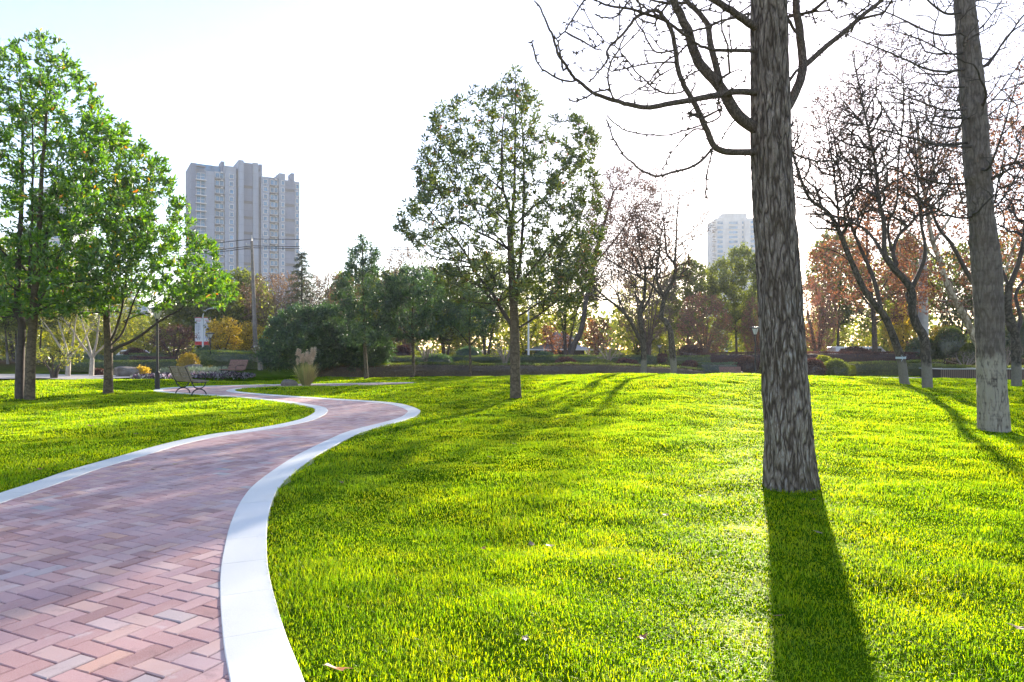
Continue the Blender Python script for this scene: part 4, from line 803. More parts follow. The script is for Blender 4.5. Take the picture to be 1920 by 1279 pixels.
# ------------------------------------------------------------------ rocks, planter, pole
def rock(c, s, seed, label):
    g = np.random.default_rng(seed); nu, nv = 36, 20; u, v = np.meshgrid(np.linspace(0, 2 * PI, nu, endpoint=False), np.linspace(-.5 * PI, .5 * PI, nv))
    P = np.stack([np.cos(v) * np.cos(u), np.cos(v) * np.sin(u), np.sin(v)], -1); k = np.ones(u.shape)
    for _ in range(14):
        d = nrm(g.normal(0, 1, 3)); h = g.uniform(.62, .9); dp = P @ d; k = np.minimum(k, np.where(dp > .05, h / np.maximum(dp, .05), 9))
    k += (vn(P[..., 0] * 3 + 7, P[..., 1] * 3 + P[..., 2] * 2, 1, seed) - .5) * .12
    V = (P * k[..., None] * s).reshape(-1, 3); j = np.arange(nu); q = np.vstack([np.c_[i * nu + j, i * nu + (j + 1) % nu, (i + 1) * nu + (j + 1) % nu, (i + 1) * nu + j] for i in range(nv - 1)])
    o = build('rock', V, q, None, M_rock, None, True); o.location = c; tag(o, label, 'rock', 'landscape rocks'); return o
c = on(237, 37); rock(c + [0, 0, .25], (.80, .6, .42), 1, 'long flat-topped boulder left of the lamp post before the clipped hedges')
c = on(365, 36.5); rock(c + [0, 0, .28], (.62, .5, .50), 2, 'pointed brown boulder behind the flower bed beside the yellow bush')
c = on(543, 28.2); rock(c + [0, 0, .07], (.36, .3, .22), 3, 'low reddish stone at the foot of the pampas grass')
# concrete-grey tall pole at right
o = on(1731, 47); H = EYE + (HY - 463) / F0 * 47 - o[2]; r = empty('steel_pole', o, 'thick pale grey steel pole behind the many-forked dark tree at right', 'pole')
MB().lathe([(.36, -.1), (.29, H * .5), (.24, H), (.001, H + .02)], k=20).out('post', M_steel, r)
for z_ in (H * .33, H * .62, H * .8): MB().lathe([(.24, z_), (.335, z_), (.335, z_ + .10), (.24, z_ + .10)], k=20).out('clamp', M_steel, r)
MB().box((-.05, -.30, H * .70), (.22, .12, .35)).out('junction_box', M_steel, r)
# planter
t = NT('planter_timber'); p = t.obj(); wv = t.n('ShaderNodeTexWave', i_Vector=p, i_Scale=3.2, i_Distortion=.4, bands_direction='X')
c_ = t.ramp(wv.outputs['Fac'], [(.1, (.035, .022, .016)), (.3, (.12, .08, .06)), (1, (.17, .115, .09))]); M_plank = t.finish(t.n('ShaderNodeBsdfPrincipled', i_Base_Color=c_, i_Roughness=.75).outputs[0])
pl = on(1756, 32.8); r = empty('planter', pl, 'long low timber-sided raised planter at the right edge of the lawn', 'planter')
MB().box((3.3, .5, .20), (6.6, 1.6, .5)).out('side_boards', M_plank, r); MB().box((3.3, .5, .475), (6.7, 1.7, .04)).out('rim', M_steel, r)
# the thin paved path beyond the lawn at right, and the pale pavement at far left
def strip(name, pts, w, z_, mat, label, kind='structure'):
    C = cr(pts, 8); a, b_ = offset(C, w / 2), offset(C, -w / 2); n_ = len(C); zz = lambda Q: np.maximum(ground(Q[:, 0], Q[:, 1]), 0 if z_ < 5 else 0) + z_
    V = np.vstack([np.c_[a, zz(a)], np.c_[b_, zz(b_)]]); j = np.arange(n_ - 1); tag(build(name, V, np.c_[j, n_ + j, n_ + j + 1, j + 1], None, mat), label, name.replace('_', ' '), kind=kind)
M_pave = plain('pale_paving', (.34, .31, .29), .7, var=.2, scale=3)
strip('pavement', [(12.5, 33.6), (18, 33.2), (25, 33.1), (40, 33.0)], 1.1, .05, M_pave, 'thin pale paved walk beyond the right lawn')
strip('pavement', [(-60, 41), (-40, 39.5), (-28, 37), (-19, 34.6)], 5.0, .05, M_pave, 'pale pavement at the far left beyond the lawn')
strip('road', [(-120, 66), (-40, 66), (0, 66), (60, 66), (140, 66)], 9.0, .04, plain('asphalt', (.06, .06, .062), .85), 'asphalt road behind the park shrubs')

# ------------------------------------------------------------------ shrubs and hedges
def ico(n): u = np.arange(n) + .5; ph = np.arccos(1 - 2 * u / n); th_ = PI * (1 + 5 ** .5) * u; return np.stack([np.cos(th_) * np.sin(ph), np.sin(th_) * np.sin(ph), np.cos(ph)], -1)
def dome_core(rx, ry, h, seed, k=.84):
    nu, nv = 22, 12; u, v = np.meshgrid(np.linspace(0, 2 * PI, nu, endpoint=False), np.linspace(-.45, .5 * PI, nv)); P = np.stack([np.cos(v) * np.cos(u), np.cos(v) * np.sin(u), np.sin(v)], -1)
    f_ = k * (1 + (vn(P[..., 0] * 2.5 + 9, P[..., 1] * 2.5 + P[..., 2] * 2, 1, seed) - .5) * .25); V = P * f_[..., None] * [rx, ry, h * .62] + [0, 0, h * .38]; V[..., 2] = np.maximum(V[..., 2], -.02)
    j = np.arange(nu); return V.reshape(-1, 3), np.vstack([np.c_[i * nu + j, i * nu + (j + 1) % nu, (i + 1) * nu + (j + 1) % nu, (i + 1) * nu + j] for i in range(nv - 1)])
def shrub(px0, px1, yt, Y, mat, label, grp=None, n=None, ll=.09, lw=.028, ragged=.06, name='shrub', cat='shrub', seed=0, dep=.9):
    xc = ((px0 + px1) / 2 - CX) / F0 * Y; rx = (px1 - px0) / 2 / F0 * Y; b_ = np.array([xc, Y, gz(xc, Y)]); h = max(.35, EYE + (HY - yt) / F0 * Y - b_[2]); g = np.random.default_rng(seed + int(px0 * 3))
    r = empty(name, b_, label, cat, grp); V, q = dome_core(rx, rx * dep, h, seed); build('core_twigs', V, q, None, mat, r, True, attr=np.full(len(V), .15))
    n = n or int(700 + 1700 * rx * h); P = nrm(g.normal(0, 1, (n, 3))); P[:, 2] = np.where(P[:, 2] < -.35, -P[:, 2], P[:, 2])
    f_ = 1 + (vn(P[:, 0] * 2.5 + 9, P[:, 1] * 2.5 + P[:, 2] * 2, 1, seed) - .5) * .25; C = P * (f_ * g.uniform(.84, 1.0, n))[:, None] * [rx, rx * dep, h * .62] + [0, 0, h * .38] + g.normal(0, ragged, (n, 3)) * .4
    C[:, 2] = np.maximum(C[:, 2], .02); V, q, a = leaf_mesh(C, P, ll, lw, g, up=.35); build('foliage', V, q, None, mat, r, attr=a); return r
def hedge(pts, w, h, mat, label, dens=420, seed=0, ll=.07, lw=.024, cat='hedge', mat2=None):
    C = cr([(x_, y_) for x_, y_ in pts], 6); o_ = np.array([C[0, 0], C[0, 1], 0.]); g = np.random.default_rng(seed + 77); r = empty('hedge', o_, label, cat)
    zz = ground(C[:, 0], C[:, 1]); T_ = nrm(np.gradient(C, axis=0)); Nn = np.c_[-T_[:, 1], T_[:, 0]]
    prof = [(-.46, -.05), (-.48, .5), (-.42, .88), (-.25, .95), (.25, .95), (.42, .88), (.48, .5), (.46, -.05)]
    V = np.concatenate([np.c_[C + Nn * (a_ * w * .93), zz + b_ * h * .95 * (1 + .0 * zz)] for a_, b_ in prof]); n_ = len(C); j = np.arange(n_ - 1)
    q = np.vstack([np.c_[k * n_ + j, (k + 1) * n_ + j, (k + 1) * n_ + j + 1, k * n_ + j + 1] for k in range(7)]); build('core_twigs', V - o_, q, None, mat2 or mat, r, attr=np.full(len(V), .15))
    s = np.r_[0, np.cumsum(np.linalg.norm(np.diff(C, axis=0), axis=1))]; N = int(s[-1] * dens * (w + 1.6 * h)); u = g.random(N) * s[-1]; cx2 = np.interp(u, s, C[:, 0]); cy2 = np.interp(u, s, C[:, 1]); nx_ = np.interp(u, s, Nn[:, 0]); ny_ = np.interp(u, s, Nn[:, 1]); z_ = np.interp(u, s, zz)
    wt_ = g.random(N) * (w + 2 * h); side = np.where(wt_ < h, -1, np.where(wt_ < 2 * h, 1, 0)); a_ = np.where(side == 0, g.uniform(-.5, .5, N), side * .5) * w; zb = np.where(side == 0, h, g.random(N) * h)
    hv = (vn(cx2, cy2, .8, 41) - .5) * .10 * h / .6
    Cc = np.c_[cx2 + nx_ * a_, cy2 + ny_ * a_, z_ + zb + np.where(side == 0, hv, 0)] + g.normal(0, .022, (N, 3)); D_ = np.c_[nx_ * side * .8, ny_ * side * .8, np.full(N, .5)]
    V, q, at2 = leaf_mesh(Cc - o_, D_, ll, lw, g, up=.4); 
    if mat2 is not None:
        top = side != 0; qa = q[~top]; qb = q[top]; build('foliage', V, np.vstack([qa, qb]), None, [mat, mat2], r, attr=at2, mi=[0] * len(qa) + [1] * len(qb))
    else: build('foliage', V, q, None, mat, r, attr=at2)
    return r
def HX(px, Y): return ((px - CX) / F0 * Y, Y)
hedge([HX(585, 36.9), HX(800, 37.6), HX(1000, 38), HX(1200, 38), HX(1318, 38)], .9, .66, G13, 'long low clipped hedge, green on top and brown-sided, along the back of the lawn', mat2=G14)
hedge([HX(600, 44), HX(800, 45), HX(1000, 46), HX(1150, 46), HX(1330, 45)], 1.6, .5, G13, 'dark clipped hedge bank behind the long low hedge', seed=2, dens=300)
hedge([HX(1312, 40.5), HX(1376, 40.5)], 1.4, .85, G3, 'dark green clipped block between the purple shrubs and the far bench', seed=3)
hedge([HX(1592, 39.5), HX(1680, 40), HX(1760, 40)], 1.4, .75, G10, 'dark olive hedge under the leaning slim tree at right', seed=4)
hedge([HX(1505, 46), HX(1600, 46), HX(1720, 46)], 1.5, .72, G9, 'purple-brown hedge in front of the white van', seed=5)
hedge([HX(1320, 47), HX(1380, 47), HX(1430, 47)], 1.4, .66, G9, 'purple-brown hedge behind the far lamp post', seed=6)
hedge([HX(120, 42), HX(200, 41.5), HX(340, 41.5)], 1.7, .62, G13, 'olive clipped hedge behind the flat boulder at left', seed=7)
hedge([HX(250, 45.5), HX(340, 45.5), HX(400, 45)], 1.3, .42, G9, 'low dark purple hedge strip above the olive hedge at left', seed=8)
hedge([HX(250, 51), HX(330, 51), HX(470, 50)], 1.5, .62, G13, 'straight green hedge below the bare dark shrub at left', seed=9)
hedge([HX(392, 44), HX(430, 43), HX(500, 43)], 1.6, .95, G13, 'olive hedge behind the reddish bench', seed=10)
hedge([HX(398, 47.5), HX(460, 47)], 1.4, .85, G3, 'dark green hedge right of the lamp beside the banners', seed=11)
hedge([(pl[0] + .3, pl[1] + .5), (pl[0] + 6.3, pl[1] + .5)], 1.2, .62, G10, 'low green plants filling the timber planter', seed=12, cat='planting')
for a in [(1270, 1317, 647, 46, G9, 'large round purple-brown shrub just right of the two crooked trees'), (1230, 1254, 664, 45, G9, 'small purple mound between the trunks of the two crooked trees'),
          (1277, 1311, 677, 41.5, G9, 'low purple dome directly below the large round one'), (1153, 1196, 673, 41.5, G9, 'low wine-coloured dome left of the forked crooked tree'), (1098, 1152, 675, 41.5, G10, 'low green dome right of the lone middle tree'),
          (1375, 1424, 669, 41, G9, 'round wine-coloured shrub beside the far bench'), (1507, 1546, 673, 37.6, G9, 'clipped ball shrub immediately right of the thick trunk'), (1544, 1593, 675, 37.8, G10, 'larger clipped ball shrub, right one of the pair'),
          (1528, 1562, 667, 40.5, G4, 'yellow-green dome peeping between the two clipped balls'), (1572, 1637, 651, 48, G9, 'broad dark purple dome in front of the white van'), (1700, 1762, 634, 46, G2, 'dark green round shrub at the foot of the grey steel pole'),
          (1752, 1812, 612, 45, G2, 'tall dark evergreen shrub left of the whitewashed ginkgo'), (1800, 1850, 640, 43, G10, 'shadowy olive shrub behind the timber planter'), (1880, 1960, 600, 46, G2, 'tall dark evergreen shrub at the right edge'),
          (853, 902, 650, 46.5, G3, 'dark green round shrub left of the lone middle trunk'), (848, 900, 678, 41.5, G4, 'low bright green mound beside the thin young evergreen'), (1038, 1084, 671, 42, G9, 'brown-purple dome right of the lone middle trunk'),
          (736, 772, 648, 47, G9, 'dark purple ball between the two bluish trees'), (785, 850, 664, 43, G3, 'spreading dark green shrub behind the second bluish tree'), (231, 278, 652, 58, G9, 'dark purple dome in front of the parked white car at left'), (200, 266, 667, 48.5, G3, 'grey-green dome left of the near lamp post'),
          (131, 198, 665, 48, G3, 'broad grey-green dome behind the left leafy tree'), (172, 196, 694, 37.8, G9, 'little dark purple ball left of the flat boulder'), (368, 417, 648, 54, G3, 'dark green dome below the hanging banners'), (335, 371, 664, 38.5, G7, 'bright yellow bush behind the pointed boulder'),
          (255, 277, 690, 37.2, G7, 'small orange-yellow plant at the right end of the flat boulder'), (1000, 1040, 660, 47, G3, 'dark shrub in front of the two-tiered pavilion'), (1200, 1230, 668, 44, G3, 'dark green shrub behind the forked crooked tree'),
          (655, 735, 672, 41, G3, 'dark spreading shrub behind the bluish bushy tree'), (470, 500, 650, 46, G10, 'greyish loose shrub at the left edge of the dark thicket'), (386, 398, 690, 37, G7, 'small rusty yellow tuft beside the pointed boulder')]:
    shrub(*a, seed=len(a[5]), ragged=.16 if a[4] is G7 else .06)
# flower bed
x0, y0 = on(365, 34.3)[:2]; g = np.random.default_rng(9); n_ = 5200; a_ = g.random(n_) * 2 * PI; rr = np.sqrt(g.random(n_)); X_ = x0 + rr * np.cos(a_) * 2.9; Y_ = y0 + rr * np.sin(a_) * 2.6
C = np.c_[X_, Y_, ground(X_, Y_) + .05 + .12 * g.random(n_) + .12 * (1 - rr ** 2)]; cl = (vn(X_, Y_, .35, 51) + .9 * vn(X_, Y_, .10, 52)) / 1.9
M_fl = leafy('bed_flowers', [(0, (.06, .025, .05)), (.38, (.14, .06, .12)), (.5, (.20, .30, .18)), (.56, (.55, .50, .56)), (.75, (.70, .66, .70)), (.85, (.40, .18, .30)), (1, (.62, .52, .58))], .3, (1.2, 1.1, 1.1))
V, q, at2 = leaf_mesh(C, g.normal(0, 1, C.shape), .13, .05, g, up=.7); tag(build('flower_bed', V, q, None, M_fl, attr=np.repeat(np.clip((cl - .2) * 1.6 + g.normal(0, .06, n_), 0, 1), 4)), 'round bed of white, purple and silvery low flowers behind the near bench', 'flower bed', kind='stuff')
V, q, at2 = leaf_mesh(C[rr < .62] + [0, .3, .16], g.normal(0, 1, (int((rr < .62).sum()), 3)), .22, .012, g, up=1.2)
tag(build('silver_foliage', V, q, None, leafy('silver_leaf', [(0, (.12, .17, .14)), (1, (.32, .38, .34))], .3), attr=at2), 'silvery grey-green plants in the middle of the flower bed', 'plants', kind='stuff')
# pampas grass
pb = on(574, 28.3); r = empty('pampas_grass', pb, 'tall pampas grass clump with cream plumes beside the dark thicket', 'pampas grass'); n_ = 900; g = np.random.default_rng(12)
a_ = g.random(n_) * 2 * PI; r0 = np.sqrt(g.random(n_)) * .16; ln = g.uniform(.5, 1.2, n_); sp = g.uniform(.03, .75, n_); w_ = .006
B = np.c_[np.cos(a_) * r0, np.sin(a_) * r0, 0 * a_]; out_ = np.c_[np.cos(a_), np.sin(a_), 0 * a_]; s_ = np.c_[-np.sin(a_), np.cos(a_), 0 * a_] * w_
m1 = B + out_ * (sp * .5)[:, None] + [0, 0, 1] * (ln * .6)[:, None]; m2 = B + out_ * (sp * .75)[:, None] + [0, 0, 1] * (ln * (1 - .25 * sp))[:, None]
V = np.stack([B - s_, B + s_, m1 + s_, m1 - s_, m2], 1).reshape(-1, 3); i = np.arange(n_)[:, None] * 5
M_pam = leafy('pampas_blade', [(0, (.22, .28, .08)), (.5, (.45, .44, .18)), (1, (.65, .52, .28))], .5, (1.4, 1.3, .7)); build('blades', V, i + [0, 1, 2, 3], i + [3, 2, 4], M_pam, r, attr=np.repeat(np.clip(g.random(n_) * .6 + .4 * (B[:, 0] > 0), 0, 1), 5))
M_plume = leafy('pampas_plume', [(0, (.62, .50, .38)), (1, (.82, .72, .58))], .5, (1.2, 1.1, 1.0))
for i in range(24):
    a1 = g.uniform(-.6, .6) + (PI if i % 3 == 0 else 0); tp = np.array([math.cos(a1) * g.uniform(.02, .46), g.uniform(-.25, .25), g.uniform(.85, 1.3)]) - [0.05, 0, 0]; lean = np.array([g.uniform(-.05, .10), 0, .24])
    u = g.random(170); C = tp + u[:, None] * lean; D_ = g.normal(0, 1, (170, 3)) * .5 + [0, 0, .8]; V, q, at2 = leaf_mesh(C + g.normal(0, .014, C.shape), D_, .085, .010, g, up=.3); build('plume', V, q, None, M_plume, r, attr=at2)
# ------------------------------------------------------------------ woody thickets and mid-distance trees
def oval(cx, yt, yb, w, seed, lob=.16):
    g = np.random.default_rng(seed); a = np.linspace(0, 2 * PI, 15)[:-1]; k = 1 + g.uniform(-lob, lob, 14); cy = (yt + yb) / 2; return [(cx + math.cos(t_) * w / 2 * kk, cy - math.sin(t_) * (yb - yt) / 2 * min(kk, 1.0)) for t_, kk in zip(a, k)]
def bush_tree(name, label, cat, px, Y, yt, w, mat, n, per, ll, lw, seed, stems=4, yb=None, clear=.5, rtip=.01, mt=None, grp=None, thin=.0, bf=.3):
    b_ = on(px, Y); T = Tree(b_, seed, clear, bf, .45, rtip=rtip); g = T.rg; yb_ = yb or (HY + (EYE - b_[2] - clear) * F0 / Y); H = EYE + (HY - yt) / F0 * Y - b_[2]
    for i in range(stems):
        a1 = i / stems * 2 * PI + g.uniform(-.4, .4); k = w / F0 * Y * .25 * (1 if stems > 1 else 0); T.path([b_ + [math.cos(a1) * .08, math.sin(a1) * .08, -.1], b_ + [math.cos(a1) * k * .3, math.sin(a1) * k * .3, H * .25], b_ + [math.cos(a1) * k + g.normal(0, .1), math.sin(a1) * k, H * .6]], (.05 if stems > 1 else .03) + H * .010, .03)
    T.grow(inpts(oval(px, yt, yb_, w, seed), Y, n, g, .9, .5)); T.solve(); r = empty(name, b_, label, cat, grp); c1 = np.array(T.cls) == 1
    T.wood('trunk', r, [mt or M_twig] * 2, ~c1, ((.03, 5), (0, 3)), thick=c1)
    if per: C, D = T.leafspots(per, max(.08, ll * .7), .05); leaf_part(r, C, D, ll, lw, g, mat)
    return r
def far_copy(proto, px0, Y0, yt0, w0, px, Y, yt, w, label, grp, cat=None, rz=0.0):
    o_ = on(px, Y); b0 = on(px0, Y0); H0 = EYE + (HY - yt0) / F0 * Y0 - b0[2]; H = EYE + (HY - yt) / F0 * Y - o_[2]; sw = (w * Y) / (w0 * Y0); return copy_tree(proto, o_, (sw, sw, H / H0), rz, label, grp, cat)
P_ = dict
std_tree('evergreen_thicket', 'wide dense dark evergreen thicket behind the pampas grass', 'thicket', None, [(600, 680), (598, 650), (596, 620)], .12, .08,
    [([(598, 670), (560, 640), (530, 620)], .07, .03), ([(598, 665), (640, 630), (650, 600)], .07, .03, .8), ([(598, 660), (590, 620), (570, 600)], .07, .03, -.8), ([(600, 675), (575, 650), (520, 660)], .05, .02, -.6)],
    [(492, 640), (506, 606), (528, 590), (555, 572), (582, 578), (610, 567), (628, 574), (642, 600), (650, 640), (646, 672), (620, 690), (560, 688), (500, 684), (488, 665)],
    520, M_twig, M_twig, G3, 62, .13, .034, 81, clear=.35, base=(-10.6, 36.2, 0), spread=.11, rmax=.03, depth=.8, inner=.7)
std_tree('evergreen_thicket', 'smaller dark evergreen thicket under the bluish bushy tree', 'thicket', None, [(672, 680), (670, 660), (668, 640)], .09, .05, [([(670, 668), (700, 650), (715, 640)], .05, .02, .4), ([(670, 665), (650, 640)], .05, .02, -.5)],
    [(640, 620), (665, 610), (700, 622), (730, 632), (738, 655), (725, 678), (690, 690), (650, 690), (636, 660)], 300, M_twig, M_twig, G3, 50, .13, .034, 82, clear=.3, base=(-8.3, 37.2, 0), spread=.11, rmax=.03, depth=.8, inner=.7)
# pale barked small trees at left
for px, Y, sd, lb in ((127, 36.5, 91, 'pale-barked bare small tree left of its twin, behind the left lawn'), (171, 36.8, 92, 'pale-barked bare small tree nearest the left leafy tree')):
    s_ = 1 if sd == 92 else -1
    std_tree('crape_myrtle', lb, 'tree', None, [(px + 1, 690), (px + 2, 670)], .13, .10,
        [([(px + 2, 672), (px - 18, 645), (px - 38, 615), (px - 60, 590)], .07, .02, .4), ([(px + 2, 672), (px + 10, 640), (px + 14, 605), (px + 22, 570)], .07, .02, -.5), ([(px + 2, 672), (px - 6, 640), (px - 18, 600), (px - 20, 570)], .06, .02, .9), ([(px + 4, 668), (px + 26, 645), (px + 44, 615)], .06, .02, .5)],
        [(px - 70, 580), (px - 50, 540), (px, 520), (px + 45, 545), (px + 60, 600), (px + 20, 620), (px - 40, 625)], 130, plain('pale_myrtle_bark', (.42, .36, .29), .7, var=.3, scale=5), plain('pale_myrtle_twig', (.34, .29, .23), .7), G4, 6, .12, .03, sd, clear=.9, base=tuple(on(px, Y)), rtip=.012, rmax=.03)
bush_tree('bare_shrub', 'low dark spreading bare shrub with yellow tips on the far left lawn', 'shrub', 101, 33.5, 640, 95, G4, 90, 8, .10, .03, 93, 4, clear=.5)
bush_tree('bare_shrub', 'dark twiggy rounded shrub left of the banners', 'shrub', 325, 46.5, 606, 84, G9, 420, 7, .09, .03, 94, 6, clear=.5, rtip=.012)
for px, Y, yt, w, sd, lb in ((946, 42.5, 628, 60, 95, 'pale bare multi-stemmed shrub just left of the lone middle trunk'), (800, 42.5, 632, 55, 96, 'pale bare multi-stemmed shrub behind the second bluish tree'), (1140, 42.8, 630, 60, 97, 'pale bare multi-stemmed shrub left of the forked crooked tree'), (1885, 43, 640, 70, 98, 'bare twiggy shrub behind the planter near the right edge'), (488, 42, 640, 44, 99, 'greyish bare twiggy shrub left of the dark thicket'), (1810, 41, 655, 66, 100, 'low bare twiggy shrub behind the planter, left of the whitewashed trunk')):
    bush_tree('bare_shrub', lb, 'shrub', px, Y, yt, w, G6, 110, 1.5, .08, .02, sd, 7, clear=.4, rtip=.010, mt=plain('pale_twig', (.30, .25, .20), .8))
# limed trunks at far left
pr = bush_tree('limed_tree', 'whitewashed trunk with dark crown at the extreme left, nearer the edge', 'tree', 12, 45, 520, 120, G10, 260, 16, .2, .06, 101, 1, clear=2.2, mt=M_bark_lime)
far_copy(pr, 12, 45, 520, 120, 30, 47, 500, 120, 'whitewashed trunk second from the left edge, behind the twin-stemmed tree', 'whitewashed trees at far left', rz=1.3)
far_copy(pr, 12, 45, 520, 120, 76, 48, 520, 110, 'whitewashed trunk just right of the twin-stemmed tree', 'whitewashed trees at far left', rz=2.9); pr['group'] = 'whitewashed trees at far left'
# prototypes of the background, then copies
GB = 'trees beyond the hedges'
A = bush_tree('evergreen_tree', 'dark green tree behind the two hanging banners', 'tree', 385, 60, 510, 125, G10, 420, 20, .30, .10, 110, 3, clear=1.7, rtip=.02, grp=GB); A0 = (A, 385, 60, 510, 125)
A2 = bush_tree('evergreen_tree', 'dark evergreen with rounded top right behind the lone middle tree', 'tree', 1062, 56, 440, 140, G10, 360, 17, .28, .09, 111, 3, clear=2.4, rtip=.02, grp=GB); A20 = (A2, 1062, 56, 440, 140)
B = bush_tree('bare_tree', 'brown bare-twigged tree right of the utility pole', 'tree', 520, 62, 503, 140, G12, 950, 6, .20, .05, 112, 5, clear=1.0, rtip=.018, mt=plain('brown_twigs', (.13, .095, .08), .85), grp=GB); B0 = (B, 520, 62, 503, 140)
Cc_ = bush_tree('yellowing_tree', 'airy yellow-green tree at the left edge behind the twin-stemmed tree', 'tree', 30, 60, 440, 150, G4, 420, 24, .26, .08, 113, 3, clear=.7, rtip=.016, grp=GB); C0 = (Cc_, 30, 60, 440, 150)
E = bush_tree('bare_tree', 'pinkish twiggy multi-stemmed tree right of the crooked pair', 'tree', 1322, 58, 548, 105, G8, 700, 9, .15, .04, 114, 9, clear=.6, rtip=.014, mt=plain('pinkish_twigs', (.17, .11, .09), .85), grp=GB); E0 = (E, 1322, 58, 548, 105)
Ff = bush_tree('evergreen_tree', 'tall olive green tree in front of the pale far tower', 'tree', 1380, 64, 456, 105, G10, 480, 26, .24, .08, 115, 1, clear=2.4, rtip=.018, grp=GB); F1 = (Ff, 1380, 64, 456, 105)
Y7 = bush_tree('yellowing_tree', 'small bright yellow tree right of the banners', 'tree', 418, 52, 596, 62, G7, 190, 14, .16, .06, 116, 2, clear=.7, rtip=.012, grp=GB); Y70 = (Y7, 418, 52, 596, 62)
R5 = bush_tree('autumn_tree', 'small orange-leaved tree above the pavilion roof', 'tree', 1042, 66, 600, 56, G5, 130, 10, .2, .07, 117, 2, clear=.9, rtip=.014, grp=GB); R50 = (R5, 1042, 66, 600, 56)
for pr_, px, Y, yt, w, lb, rz in [
    (A0, 448, 66, 506, 120, 'dark evergreen tree directly behind the utility pole', 1.1), (B0, 622, 66, 500, 120, 'brown bare-twigged tree left of the bluish bushy tree', 2.0), (A0, 668, 74, 506, 110, 'dark tree hidden behind the bluish bushy tree', 3.0),
    (B0, 765, 60, 448, 110, 'bare tree whose tips rise above the second bluish tree', 4.1), (A0, 735, 66, 508, 120, 'dark green tree filling the gap between the two bluish trees', .5), (A0, 835, 62, 498, 130, 'green tree left behind the lone middle tree', 2.2), (A20, 912, 66, 470, 120, 'green tree immediately left behind the lone middle trunk', 4.4),
    (C0, 985, 74, 520, 120, 'yellow-green tree right behind the lone middle trunk', 1.9), (C0, 868, 84, 560, 120, 'yellow-green tree seen low behind the thin young evergreen', 5.0), (C0, 715, 86, 580, 110, 'yellow tree glimpsed low between the two bluish trees', 3.3), (F1, 1290, 70, 480, 115, 'green tree with open round crown between the crooked pair and the tower', 1.0),
    (C0, 1195, 72, 515, 110, 'yellow-green tree behind the forked crooked tree', 2.7), (C0, 1252, 80, 560, 90, 'yellow-green tree low behind the crooked pair', .9), (C0, 1405, 74, 560, 90, 'yellow-green tree low behind the far lamp head', 4.0), (A20, 1445, 82, 520, 100, 'dim green tree behind the thick ginkgo trunk', 3.9),
    (E0, 1425, 60, 552, 80, 'pinkish twiggy tree partly behind the thick ginkgo trunk', 2.2), (E0, 1532, 62, 515, 84, 'pinkish twiggy tree just right of the thick ginkgo trunk', 5.2), (F1, 1572, 76, 425, 120, 'grey-green tall tree behind the slim leaning tree', 2.0), (C0, 1655, 70, 560, 110, 'yellow-green tree above the white van', 1.2),
    (C0, 1545, 78, 600, 90, 'yellow-green tree low right of the thick ginkgo trunk', 3.1), (F1, 1700, 80, 440, 120, 'green tree behind the grey steel pole', 4.2), (A20, 1800, 58, 455, 130, 'dark evergreen behind the leaning plane tree', 1.0), (A20, 1905, 60, 430, 150, 'dark evergreen behind the tree at the right edge', 2.9), (A20, 2010, 58, 420, 150, 'dark evergreen mostly outside the right edge', 5.1),
    (C0, 118, 66, 478, 120, 'yellow-green tree between the two left leafy trees', 2.5), (C0, 205, 76, 545, 110, 'yellow-green tree behind the forked limb at left', 4.3), (F1, 335, 72, 556, 90, 'olive tree left of the banners', 3.0), (C0, 278, 84, 590, 90, 'pale yellow-green tree above the parked car at left', .4), (C0, -70, 60, 400, 150, 'yellow-green tree just outside the left edge', 5.5),
    (Y70, 470, 58, 606, 60, 'yellow tree low right of the utility pole foot', 2.0), (Y70, 1690, 60, 575, 60, 'bright yellow tree left of the grey steel pole', 1.0), (Y70, 1770, 58, 610, 50, 'bright yellow tree right of the grey steel pole', 3.0), (R50, 1120, 62, 590, 60, 'rust-tinted tree right of the pavilion', 1.6), (B0, 560, 78, 500, 120, 'brown twiggy tree behind the conifer', 1.0), (B0, 1215, 66, 420, 120, 'brown twiggy tree rising behind the crooked pair', 3.5)]:
    far_copy(pr_[0], *pr_[1:], px, Y, yt, w, lb, GB, rz=rz)
# leaning dark tree with brown leaves behind the pavilion side
std_tree('brown_leaved_tree', 'dark leaning tree with brown leaves right of the pavilion', 'tree', None, [(1075, 650), (1090, 618), (1098, 570), (1112, 500), (1130, 430), (1150, 360)], .26, .08, [([(1098, 565), (1080, 500), (1100, 430)], .08, .03, .8), ([(1112, 500), (1160, 440), (1190, 390)], .08, .03, -.8)],
    [(1110, 350), (1150, 305), (1200, 310), (1235, 360), (1240, 430), (1200, 500), (1140, 540), (1090, 530), (1085, 450)], 800, M_twig, M_twig, G6, 20, .13, .04, 120, clear=2.5, base=tuple(on(1068, 50)), rtip=.013, rmax=.04, spread=.15, inner=.6)
